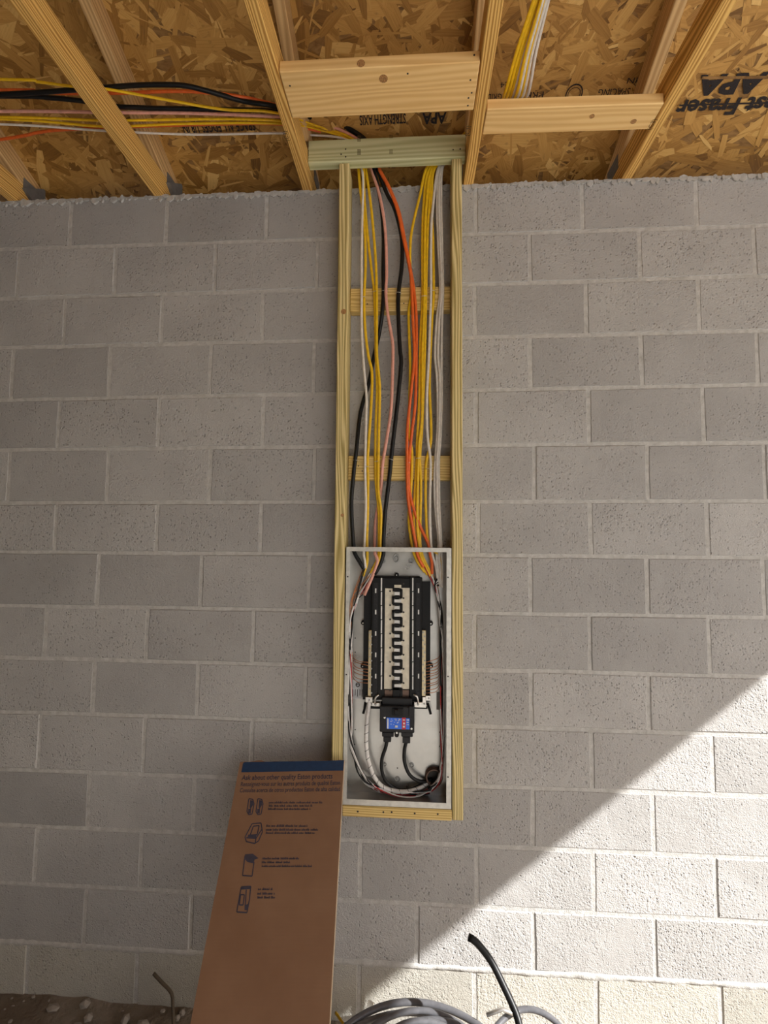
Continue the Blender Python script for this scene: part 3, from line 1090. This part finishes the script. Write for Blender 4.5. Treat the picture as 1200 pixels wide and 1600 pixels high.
def cable(colour, ra, rb, over, mid, inside, label, depth, side, wires, frac=(.72, 1.0), group=None, back=None):
    """over: world points above the header; mid: pixels down the wall; inside: pixels of the jacket in the panel"""
    P = list(over)
    nm = len(mid)
    for i, (x, y) in enumerate(mid):
        Y = depth
        if i == 0:
            Y = -.035
        if back and back[0] < y < back[1]:
            Y = back[2]                        # passes behind its neighbours, nearer the wall
        # bow away from the wall where the cable is free
        P.append(at(x, y, Y))
    for x, y in inside:
        P.append(at(x, y, -.046 if depth > -.047 else depth))
    t = thing('electrical_cable', P[len(over)], label, 'cable', group)
    B().tube(spline(P, .016), ra, rb).put('jacket', colour, t)
    gut = LG if side == 0 else RG
    e = inside[-1]
    # the insulated conductors that leave the jacket
    for wi, wc in enumerate(wires):
        ph = rc.uniform(0, 6.3)
        n = max(4, int(len(gut) * rc.uniform(*frac)))
        W = [at(e[0], e[1] - 3, P[-1].y)]
        for gi in range(n):
            gx, gy = gut[gi]
            am = 1.4 if gi < 2 else 2.6
            q = at(gx + am * math.cos(ph + gi * 1.1), gy + am * 1.6 * math.sin(ph + gi * 1.1), -.034 + .016 * math.sin(ph * 1.7 + gi * .9))
            q.x = max(PX0 + .006, min(PX1 - .006, q.x))
            q.z = max(PZ0 + .006, q.z)
            W.append(q)
        B().tube(spline(W, .012), .0024, .0024, 6).put('conductor', wc, t)
    # bare ground wire to the bar
    i = gslot[side]
    gslot[side] += 1
    for k2 in range(1 if side == 0 else 1):
        yb = 1031 + i * (5.4 if side == 0 else 4.8) + k2 * 2.5
        gx = 549 if side == 0 else 689
        W = [at(e[0], e[1] - 3, P[-1].y), at(gut[0][0] + rc.uniform(-9, -2) * (1 if side == 0 else -.5), gut[0][1], -.03), at(gut[2][0], gut[2][1], -.028)]
        W.append(at(gx + rc.uniform(-1, 1), yb - 22, -.026))
        W.append(at(gx + (2 if side == 0 else -2), yb - 6, -.030))
        W.append(at(gx + (10 if side == 0 else -9), yb + rc.uniform(-1, 2.5), -.038))
        W.append(at(577 if side == 0 else 664, yb + 4, -.0405))
        for q in W:
            q.x = max(PX0 + .005, min(PX1 - .005, q.x))
        B().tube(spline(W, .01), .0012, .0012, 6).put('ground_wire', 'copper', t)
    CABLES.append(t)
    return t


ZC = 3.152


def over_left(pts, tail, z=ZC, ty=-.052):
    """pixels along the ceiling, then pixels just above the header"""
    P = [atz(x, y, z) for x, y in pts]
    d = (P[0] - P[1]).normalized()
    far = P[0] + d * .5
    P = [V((-3.3, far.y - .02, z + .01)), V((-2.55, far.y, z))] + P
    return P + [at(x, y, ty) for x, y in tail]


FLAT = (.0052, .0030)
cable('yellow', *FLAT, over_left([(0, 124), (60, 128), (105, 134), (165, 139), (260, 156), (350, 171), (430, 176)], [(505, 200), (540, 211), (557, 226)], ZC - .005, -.056),
      c4((275, 130), (290, 300), (320, 560), (328, 850), (318, 1090), (325, 1300), (348, 1500)) + c5((375, 200), (368, 450), (345, 800), (347, 1000), (343, 1250), (338, 1400)),
      [(574, 868), (573, 882), (567, 900)], 'yellow cable running beside the white one at the left of the bay', -.043, 0, ('black', 'wire_white'), group='cables feeding the panel from the left')
cable('white', .0046, .0028, over_left([(0, 194), (160, 204), (300, 210), (440, 208)], [(488, 211), (535, 216), (563, 232)]),
      c4((300, 140), (311, 250), (305, 500), (300, 750), (300, 1090), (300, 1300), (310, 1500)) + c5((320, 200), (335, 380), (330, 600), (325, 880), (330, 1150), (320, 1430)),
      [(568, 866), (570, 876), (571, 888)], 'single white cable at the left of the bay, lowest of the ceiling run', -.048, 0, ('black', 'wire_white'), group='cables feeding the panel from the left')
cable('yellow', *FLAT, over_left([(0, 183), (150, 188), (200, 188), (350, 186), (440, 189)], [(500, 199), (538, 212), (565, 228)]),
      c4((315, 200), (322, 400), (350, 700), (380, 950), (392, 1050), (400, 1300), (404, 1500)) + c5((412, 300), (402, 600), (400, 850), (405, 1000), (424, 1200), (426, 1430)),
      [(592, 866), (587, 880), (579, 896)], 'left cable of the yellow pair beside the pink cable', -.043, 0, ('black', 'wire_white'), group='cables feeding the panel from the left')
cable('yellow', *FLAT, over_left([(0, 186), (150, 197), (200, 197), (300, 193), (440, 193)], [(500, 203), (536, 214), (568, 231)]),
      c4((330, 150), (370, 450), (400, 800), (408, 1050), (408, 1300), (410, 1500)) + c5((430, 300), (425, 600), (421, 850), (421, 1050), (440, 1200), (434, 1430)),
      [(594, 866), (590, 882), (583, 896)], 'right cable of the yellow pair, nearest the pink cable', -.049, 0, ('black', 'wire_white'), group='cables feeding the panel from the left')
cable('pink', .0058, .0040, over_left([(0, 174), (190, 176), (300, 177), (430, 182)], [(490, 189), (520, 198), (553, 214), (572, 230)], ZC + .004),
      c4((365, 140), (430, 350), (470, 600), (480, 900), (475, 1050), (488, 1200), (522, 1400), (526, 1500)) + c5((520, 300), (508, 500), (460, 800), (450, 880), (438, 1050), (403, 1250), (395, 1430)),
      [(586, 866), (590, 876), (582, 900), (569, 930)], 'pink cable bowing across the middle of the bay', -.050, 0, ('black', 'wire_white'), group='cables feeding the panel from the left', back=(762, 852, -.030))
cable('black', .0074, .0072, over_left([(0, 150), (80, 153), (130, 158), (190, 167), (330, 171), (430, 174)], [(500, 187), (545, 202), (568, 222)], ZC + .014, -.046),
      c4((385, 150), (440, 420), (458, 650), (455, 900), (458, 1050), (448, 1200), (425, 1350), (388, 1510)) + c5((352, 270), (292, 480), (262, 750), (240, 950), (226, 1150), (240, 1430)),
      [(554, 864), (560, 875), (568, 888)], 'thick black cable curving out to the left above the panel', -.0445, 0, ('black', 'wire_white', 'wire_red'), group='cables feeding the panel from the left', back=(495, 660, -.022))
cable('black', .0076, .0072, over_left([(0, 148), (80, 143), (160, 137), (220, 133), (280, 133), (320, 141), (380, 158), (430, 166)], [(500, 183), (525, 192), (556, 207), (577, 226)], ZC + .006, -.050),
      c4((412, 150), (480, 330), (540, 450), (588, 650), (590, 850), (566, 1060), (566, 1250), (578, 1480)) + c5((585, 120), (560, 400), (520, 750), (500, 950), (470, 1200), (456, 1430)),
      [(599, 865), (593, 884), (585, 897)], 'thick black cable down the middle of the bay, right of the pink cable', -.0450, 0, ('black', 'wire_white', 'wire_red'), group='cables feeding the panel from the left')
cable('orange', .0056, .0050, over_left([(0, 141), (60, 143), (110, 146), (200, 145), (300, 143), (400, 156)], [(500, 186), (550, 206), (575, 226)], ZC + .024, -.022),
      c4((410, 140), (490, 280), (560, 460), (600, 650), (650, 900), (662, 1050), (670, 1250), (680, 1500)) + c5((660, 300), (630, 600), (628, 850), (630, 1000), (640, 1150), (690, 1430)),
      [(652, 866), (656, 876), (662, 886)], 'left of the two orange cables crossing from the header', -.052, 1, ('black', 'wire_white', 'wire_red'), (.5, 1), group='cables feeding the panel from the left')
cable('orange', .0056, .0050, over_left([(0, 218), (60, 207), (95, 203), (200, 198), (330, 194), (440, 194)], [(510, 208), (550, 217), (580, 232)], ZC + .022, -.022),
      c4((425, 150), (500, 290), (568, 460), (608, 650), (656, 900), (680, 1050), (695, 1250), (694, 1500)) + c5((688, 400), (660, 650), (642, 850), (645, 1050), (700, 1250), (780, 1430)),
      [(672, 866), (675, 880), (675, 897)], 'right of the two orange cables, ending furthest right in the panel', -.047, 1, ('black', 'wire_white', 'wire_red'), (.5, 1), group='cables feeding the panel from the left')


def over_right(x0, x1, k, lift=0):
    z = 3.150 + lift
    a, b_, c_ = atz(x0, 0, z), atz((x0 * .45 + x1 * .55), 80, z), atz(x1, 155, z - .01)
    d = (a - b_).normalized()
    s = k * .0055
    return [a + d * 1.6 + V((.15, 0, .02)), a + d * .7, a, b_, c_, V((.045 + s, -.20, 3.165 + lift)), V((-.005 + s * .6, -.115, 3.195 + lift * .5)), V((-.070 + s * .8, -.048, 3.19)), V((-.098 + s * .7, -.036, 3.14))]


RIGHT = [('yellow', 834, 786, c4((780, 130), (720, 350), (662, 600), (650, 750), (650, 850), (658, 1050), (640, 1200), (648, 1480)) + c5((650, 200), (642, 600), (662, 750), (664, 850), (655, 1050), (640, 1250), (662, 1430)),
          [(648, 868), (655, 882), (664, 894)], 'yellow cable of the right bundle that swings left against the orange ones', -.043),
         ('yellow', 838, 791, c4((790, 150), (748, 400), (738, 700), (740, 1080), (728, 1300), (722, 1500)) + c5((716, 400), (700, 700), (700, 810), (688, 1000), (676, 1250), (690, 1430)),
          [(652, 868), (660, 884), (668, 898)], 'leftmost of the three yellow cables tied together right of the orange pair', -.043),
         ('yellow', 841, 796, c4((808, 150), (768, 400), (755, 700), (752, 1080), (745, 1300), (738, 1500)) + c5((736, 500), (715, 700), (710, 810), (704, 1000), (702, 1300), (714, 1430)),
          [(657, 868), (664, 884), (672, 900)], 'middle of the three yellow cables tied together right of the orange pair', -.049),
         ('yellow', 846, 804, c4((818, 150), (785, 450), (772, 750), (764, 1080), (760, 1300), (755, 1500)) + c5((748, 300), (735, 600), (720, 810), (728, 1000), (722, 1300), (722, 1430)),
          [(660, 868), (667, 884), (676, 902)], 'rightmost of the three yellow cables tied together right of the orange pair', -.043),
         ('yellow', 850, 811, c4((828, 150), (805, 400), (815, 700), (820, 1050), (810, 1200), (795, 1500)) + c5((790, 300), (800, 550), (798, 700), (768, 830), (762, 950), (764, 1200), (785, 1430)),
          [(686, 868), (689, 885), (690, 905)], 'last yellow cable, paired with a white one in the right bundle', -.043),
         ('white', 844, 800, c4((860, 130), (812, 450), (800, 700), (800, 1050), (792, 1300), (785, 1500)) + c5((770, 400), (775, 650), (795, 800), (797, 900), (792, 1200), (800, 1430)),
          [(676, 868), (681, 885), (684, 905)], 'leftmost of the four white cables in the right bundle', -.048),
         ('white', 848, 808, c4((866, 130), (845, 350), (853, 700), (868, 1020), (842, 1250), (830, 1500)) + c5((845, 250), (850, 550), (832, 830), (826, 1000), (835, 1200), (858, 1430)),
          [(682, 868), (684, 888), (686, 912)], 'second white cable from the left in the right bundle', -.043),
         ('white', 853, 815, c4((880, 130), (858, 350), (868, 700), (877, 1020), (860, 1250), (852, 1500)) + c5((865, 250), (860, 600), (845, 830), (845, 1000), (848, 1200), (866, 1430)),
          [(686, 868), (688, 890), (688, 916)], 'third white cable from the left in the right bundle', -.0485),
         ('white', 857, 822, c4((890, 130), (874, 350), (880, 700), (887, 1020), (880, 1250), (876, 1500)) + c5((877, 400), (870, 650), (857, 830), (858, 1000), (862, 1200), (874, 1430)),
          [(690, 868), (691, 890), (690, 918)], 'rightmost white cable beside the right upright', -.043)]
for i, (colr, x0, x1, mid, ins, lab, dep) in enumerate(RIGHT):
    ra, rb = FLAT if colr == 'yellow' else (.0048, .0028)
    cable(colr, ra, rb, over_right(x0, x1, i, .006 * (i % 3)), mid, ins, lab, dep, 1, ('black', 'wire_white'), (.45, 1.0), group='yellow and white cables feeding the panel from the right')


# staples that hold the cables to the two backing boards
def staple(px, py, w, tilt, label):
    p = at(px, py, -.0385)
    y1 = -.0135
    a, c = p + V((-w / 2, .003, -tilt)), p + V((w / 2, .003, tilt))
    P = [a, a + V((0, y1, 0)), (a + c) / 2 + V((0, y1 - .0025, 0)), c + V((0, y1, 0)), c]
    o = B().tube(spline(P, .003), .0009, .0009, 6).put('cable_staple', 'chrome')
    tag(o, label, 'staple', 'wire staples on the backing boards')


up, lo = 'on the upper backing board', 'on the lower backing board'
for (pt, w, tl, lab) in (((312, 1090), .016, .001, 'wire staple over the left white and yellow cables ' + up), ((400, 1050), .018, .001, 'wire staple over the yellow pair ' + up),
                         ((466, 1045), .022, .001, 'wire staple over the pink and black cables ' + up), ((566, 1058), .018, -.001, 'wire staple over the single black cable ' + up),
                         ((745, 1085), .024, .001, 'wire staple over the three yellow cables ' + up), ((808, 1045), .018, .001, 'wire staple over the right yellow and white pair ' + up),
                         ((876, 1022), .020, .001, 'wire staple over the three white cables ' + up)):
    (x, y), = c4(pt)
    staple(x, y, w, tl, lab)
for (pt, w, tl, lab) in (((258, 830), .020, -.001, 'wire staple over the far left black cable ' + lo), ((334, 876), .016, .001, 'wire staple over the left white and yellow cables ' + lo),
                         ((410, 838), .016, .001, 'wire staple over the yellow pair ' + lo), ((455, 882), .016, -.002, 'wire staple over the pink cable ' + lo),
                         ((512, 824), .018, -.003, 'wire staple over the middle black cable ' + lo), ((634, 846), .018, -.001, 'wire staple over the two orange cables ' + lo),
                         ((706, 816), .020, .001, 'wire staple over the three yellow cables ' + lo), ((783, 893), .020, -.001, 'wire staple over the right yellow and white pair ' + lo),
                         ((845, 829), .018, .001, 'wire staple over the three white cables ' + lo)):
    (x, y), = c5(pt)
    staple(x, y, w, tl, lab)

# service conductors between main breaker and conduit
P = [at(x, y, Y) for x, y, Y in ((605, 1156, -.040), (602.5, 1168, -.042), (597, 1185, -.044), (596.5, 1203, -.043), (603, 1220, -.040), (620, 1233, -.036), (640, 1234, -.030), (658, 1227, -.022), (672, 1219, -.010))]
t = B().tube(spline(P, .006), .0062, .0062, 10).put('service_cable', 'black')
tag(t, 'black service cable from the left lug of the main breaker', 'cable', 'thick conductors inside the panel')
P = [at(x, y, Y) for x, y, Y in ((635, 1158, -.040), (632, 1172, -.043), (632, 1190, -.044), (639, 1209, -.042), (651, 1219, -.036), (664, 1221, -.022), (675, 1217, -.010))]
t = B().tube(spline(P, .006), .0062, .0062, 10).put('service_cable', 'black')
tag(t, 'black service cable from the right lug of the main breaker', 'cable', 'thick conductors inside the panel')
P = [at(x, y, Y) for x, y, Y in ((577, 1094, -.044), (575.5, 1110, -.046), (573.5, 1125, -.047), (572.3, 1147, -.048), (572.6, 1168, -.048), (576, 1190, -.047), (584.5, 1213, -.046),
                                (596.5, 1228, -.045), (613.5, 1235, -.044), (632.7, 1237, -.041), (648, 1234, -.036), (658, 1230, -.028), (671, 1221, -.012))]
sp_ = spline(P, .004)
t = thing('service_cable', sp_[0], 'thick white cable spiralled with black tape curving along the panel bottom', 'cable', 'thick conductors inside the panel')
B().tube(sp_, .0072, .0072, 12).put('jacket', 'wire_white', t)
i = 20
n_ = len(sp_)
while i < n_ - 3:
    c_ = sp_[i]
    tg = (sp_[i + 1] - sp_[i - 1]).normalized()
    d = (V((0, -1, 0)) - tg * V((0, -1, 0)).dot(tg)).normalized()
    w = tg.cross(d)
    vs, nn = [], 16
    for wd in (-.0009, .0009):
        for j in range(nn):
            a = 2 * math.pi * j / nn
            vs.append(c_ + tg * (wd + .0035 * math.cos(a)) + (w * math.cos(a) + d * math.sin(a)) * .00755)
    me = B().add(vs, [(j, (j + 1) % nn, nn + (j + 1) % nn, nn + j) for j in range(nn)], True).mesh('tape_band')
    put('tape_band', me, 'black', t)
    i += 7

# ------------------------------------------------------------------ leaning carton
TL, TRc = at(375, 1191, -.115), at(537.5, 1188, -.115)
BL, BR = at(312, 1600, -.50), at(522, 1600, -.50)
cu = (TRc - TL).normalized()
cw = (TRc - TL).length
dv = ((BL - TL) + (BR - TRc)) / 2
dv = (dv - cu * dv.dot(cu)).normalized()
cn = cu.cross(-dv).normalized()                # towards the room
if cn.y > 0:
    cn = -cn
clen = (TL.z + .0) / -dv.z - .004
cart = thing('cardboard_carton', TL + cu * cw / 2 + dv * clen, 'brown cardboard carton with navy band leaning against the left upright', 'carton')


def cm(lu, lv, ln=0.0):
    return TL + cu * lu + dv * lv + cn * ln


def oncard(px, py):
    d = _ray(px, py)
    t = (TL - CAM).dot(cn) / d.dot(cn)
    q = CAM + d * t - TL
    return q.dot(cu), q.dot(dv)


TH = .016
mwc = Matrix((cu, -dv, cn)).transposed().to_4x4()
mwc.translation = TL
# face sheet with a slightly uneven top edge
b_ = B()
nu = 24
top, bot = [], []
for i in range(nu + 1):
    u = cw * i / nu
    e = .0015 * math.sin(i * 1.7) + (.004 if 3 <= i <= 5 else 0)
    top.append((u, e, 0))
    bot.append((u, -clen, 0))
vs = top + bot + [(a, c, -.004) for a, c, _ in top] + [(a, c, -.004) for a, c, _ in bot]
m1 = nu + 1
fs = []
for i in range(nu):
    fs += [(i, m1 + i, m1 + i + 1, i + 1), (2 * m1 + i + 1, 3 * m1 + i + 1, 3 * m1 + i, 2 * m1 + i), (i, i + 1, 2 * m1 + i + 1, 2 * m1 + i)]
fs += [(0, 2 * m1, 3 * m1, m1), (nu, m1 + nu, 3 * m1 + nu, 2 * m1 + nu), ]
b_.add(vs, fs)
face = put('front_panel', b_.mesh('front_panel'), 'card', cart, mwc)
b_ = B().box((.002, -.003, -.004), (cw - .002, -clen + .004, -TH))
put('folded_back', b_.mesh('folded_back'), 'card', cart, mwc)
b_ = B().box((cw, -.002, .0003), (cw + .0022, -clen, -.0042))
put('cut_edge', b_.mesh('cut_edge'), 'card_edge', cart, mwc)
u0, v0 = oncard(380, 1191)
u1, v1 = oncard(538, 1204)
b_ = B()
rc_ = .006
ww = cw - u0
hh = v1 - v0
pl = [(u0 + rc_, -v0), (cw, -v0), (cw, -v1), (u0, -v1), (u0, -v0 - rc_), (u0 + rc_ * .3, -v0 - rc_ * .3)]
b_.add([(a, c, .0004) for a, c in pl], [tuple(range(6))[::-1]])
put('navy_band', b_.mesh('navy_band'), 'card_blue', face, mwc)


def ctext(s, x0, x1, yb, yt, bold=.0):
    ua, va = oncard(x0, yb)
    ub, vb = oncard(x1, yb)
    _, vt = oncard(x0, yt)
    text('printed_line', s, 'card_ink', face, cm(ua, va, .0006), cu, -dv, ub - ua, va - vt, bold=bold)


ctext('Ask about other quality Eaton products', 377, 519, 1221.5, 1211, .012)
ctext('Renseignez-vous sur les autres produits de qualité Eaton', 375.5, 531, 1231, 1222, .008)
ctext('Consulte acerca de otros productos Eaton de alta calidad', 374, 531, 1240.5, 1231.5, .008)
rp = random.Random(4)


def wordline(x0, x1, y):
    """a line of print too small to read: short strokes in word-sized groups"""
    b_ = B()
    x = x0
    while x < x1:
        wl_ = min(x1 - x, rp.uniform(5, 13))
        q = x
        while q < x + wl_ - .5:
            ua, va = oncard(q, y)
            hgt = rp.choice((.0036, .0045, .0060))
            wd = rp.uniform(.0013, .0022)
            b_.add([(ua, -va, .0006), (ua + wd, -va, .0006), (ua + wd, -va + hgt, .0006), (ua, -va + hgt, .0006)], [(0, 1, 2, 3)])
            b_.add([(ua, -va + .001, .0006), (ua + .0034, -va + .001, .0006), (ua + .0034, -va + .0024, .0006), (ua, -va + .0024, .0006)], [(0, 1, 2, 3)])
            q += rp.uniform(1.2, 1.8)
        x += wl_ + 1.6
    put('printed_line', b_.mesh('printed_line'), 'card_ink', face, mwc)


for (x0, x1, y) in ((420, 503, 1255.5), (420, 488, 1260.5), (419, 485, 1265.5), (416, 480, 1292), (415.5, 496, 1298), (415.5, 491, 1303),
                    (410, 467, 1343), (408.7, 452.7, 1349), (408.7, 487, 1355), (403, 426, 1391), (402, 429, 1398), (402, 429, 1404)):
    wordline(x0, x1, y)


def outline(b_, pts, wd=.0016):
    """a drawn line through pixels, laid on the carton"""
    Q = [oncard(x, y) for x, y in pts]
    for (a, b2) in zip(Q[:-1], Q[1:]):
        p0, p1 = V((a[0], -a[1], .0006)), V((b2[0], -b2[1], .0006))
        d = (p1 - p0)
        if d.length < 1e-5:
            continue
        e = V((-d.y, d.x, 0)).normalized() * wd
        b_.add([p0 - e, p1 - e, p1 + e, p0 + e], [(0, 1, 2, 3)])


def fill(b_, pts):
    Q = [oncard(x, y) for x, y in pts]
    b_.add([(a, -c, .00055) for a, c in Q], [tuple(range(len(Q)))])


# four little drawings of devices
b_ = B()
for dx in (0, 14):
    q = [(389 + dx, 1248), (395 + dx, 1249), (397 + dx, 1256), (394 + dx, 1272), (389 + dx, 1273), (386 + dx, 1268), (389 + dx, 1248)]
    outline(b_, q)
    fill(b_, [(391 + dx, 1250), (395 + dx, 1251), (396 + dx, 1257), (393 + dx, 1262), (390 + dx, 1262)])
    fill(b_, [(388 + dx, 1264), (392 + dx, 1264), (392 + dx, 1271), (388 + dx, 1271)])
    outline(b_, [(393 + dx, 1252), (391 + dx, 1270)])
put('device_drawing', b_.mesh('device_drawing'), 'card_ink', face, mwc)
b_ = B()
outline(b_, [(394, 1287), (408, 1286), (410, 1300), (404, 1314), (398, 1318), (385, 1315), (383, 1308), (394, 1287)])
outline(b_, [(396, 1291), (405, 1290), (402, 1304), (391, 1305), (396, 1291)])
outline(b_, [(385, 1309), (400, 1310), (409, 1296)])
outline(b_, [(400, 1310), (399, 1317)])
fill(b_, [(388, 1304), (401, 1305), (400, 1309), (387, 1308)])
put('device_drawing', b_.mesh('device_drawing'), 'card_ink', face, mwc)
b_ = B()
outline(b_, [(383, 1337), (379, 1368), (394, 1369), (397, 1347)])
fill(b_, [(383, 1335), (395, 1334), (404, 1341), (398, 1343), (396, 1349), (387, 1347), (383, 1343)])
put('device_drawing', b_.mesh('device_drawing'), 'card_ink', face, mwc)
b_ = B()
outline(b_, [(377, 1386), (392, 1385), (390, 1405), (386, 1426), (370, 1425), (377, 1386)])
outline(b_, [(385, 1390), (383, 1420)])
outline(b_, [(376, 1398), (382, 1398), (380, 1414), (374, 1414), (376, 1398)])
fill(b_, [(377, 1386), (392, 1385), (391, 1389), (377, 1390)])
fill(b_, [(384, 1414), (388, 1412), (386, 1422), (382, 1422)])
put('device_drawing', b_.mesh('device_drawing'), 'card_ink', face, mwc)

# ------------------------------------------------------------------ coil on the ground
pk = at(645, 1564, -.10)
coil = thing('cable_coil', (pk.x, -.5, 0), 'coil of thick grey cable lying on the ground at the foot of the sunlit wall', 'cable coil')
for (px, py, Yf, R, r_, skew) in ((650, 1567, -.10, .38, .0100, -.45), (640, 1579, -.125, .33, .0085, -.1), (655, 1583, -.15, .30, .0088, -.3),
                                  (672, 1592, -.170, .26, .0090, -.1), (668, 1600, -.20, .24, .0090, .2), (824, 1580, -.13, .17, .0088, .15)):
    f_ = at(px, py, Yf)
    P = []
    for j in range(61):
        a = 2 * math.pi * j / 60
        x = R * math.sin(a)
        y = R * (math.cos(a) - 1)
        z = f_.z + y * (f_.z - .022) / (2 * R) * .98 - skew * x * .15
        P.append(V((f_.x + x, f_.y + y, max(.014, z + .008 * math.sin(3 * a + px)))))
    B().tube(P, r_, r_, 10, caps=False).put('cable_loop', 'grey_cable', coil)
p0 = at(683, 1583, -.132)
b_ = B()
for (px, py, r_) in ((683, 1588, .0112), (690, 1590, .0112)):
    q = at(px, py, -.15)
    b_.tube([q + V((-.012, .002, .002)), q, q + V((.012, -.003, -.003))], r_, r_, 10)
b_.put('tape_wrap', 'black', coil)
P = [at(732, 1464, -.20), at(745, 1473, -.205), at(768, 1503, -.22), at(789, 1545, -.25), at(806, 1583, -.28), at(820, 1625, -.32)]
P.append(P[-1] + V((.06, -.10, -.05)))
P.append(V((P[-1].x + .06, P[-1].y - .15, .016)))
t = B().tube(spline(P, .012), .0105, .0105, 12).put('cable_end', 'black')
tag(t, 'black cable end standing up out of the grey coil', 'cable')
q = at(760, 1586, -.16)
t = B().tube([q, q + V((.05, .01, .012)), q + V((.11, 0, .0))], .006, .006, 8).put('cable_offcut', 'chrome', coil)
t.name = 'bare_strand'

# ------------------------------------------------------------------ small things on the ground
P = [at(524, 1582, -.10), at(531, 1592, -.115), at(538, 1610, -.14)]
P.append(V((P[-1].x + .01, P[-1].y - .05, .008)))
t = B().tube(spline(P, .01), .0055, .003, 8).put('cable_offcut', 'yellow')
tag(t, 'short yellow cable offcut poking out beside the foot of the carton', 'cable offcut')
P = [at(240, 1521, -.035), at(252, 1534, -.045), at(268, 1552, -.06), at(270, 1575, -.075), at(271, 1606, -.10)]
P[-1].z = max(.0, P[-1].z)
P.append(V((P[-1].x, P[-1].y - .01, -.01)))
t = B().tube(spline(P, .012), .0055, .0055, 8).put('bent_stick', 'twig')
tag(t, 'thin brown bent stick standing in the dirt left of the carton', 'stick')
q = at(572, 1574, -.03)
b_ = B().add([q, q + V((.022, -.004, .004)), q + V((.026, -.006, .02)), q + V((.008, .0, .024)), q + V((.002, .003, 0)), q + V((.024, -.001, .004)), q + V((.028, -.003, .02)), q + V((.01, .003, .024))],
             [(0, 1, 2, 3), (7, 6, 5, 4), (0, 4, 5, 1), (1, 5, 6, 2), (2, 6, 7, 3), (3, 7, 4, 0)])
tag(b_.put('paper_scrap', 'paper'), 'small pale torn scrap at the wall behind the grey coil', 'scrap')
rg = random.Random(8)
b_ = B()
for i in range(150):
    x, y = rg.uniform(-1.9, -.85), rg.uniform(-.35, -.01)
    s = rg.choice((.004, .006, .009, .014, .018))
    bm = bmesh.new()
    bmesh.ops.create_icosphere(bm, subdivisions=1, radius=s)
    sc = V((rg.uniform(.7, 1.5), rg.uniform(.7, 1.3), rg.uniform(.4, .8)))
    vs = [V((q.co.x * sc.x * rg.uniform(.8, 1.2), q.co.y * sc.y, q.co.z * sc.z)) + V((x, y, .008 + .014 * max(0, 1 + y / .3))) for q in bm.verts]
    bm.verts.ensure_lookup_table()
    b_.add(vs, [[q.index for q in f.verts] for f in bm.faces])
    bm.free()
o = b_.put('gravel', 'stone')
tag(o, 'loose gravel and crumbs of mortar on the dirt at the lower left', 'gravel', None, 'stuff')
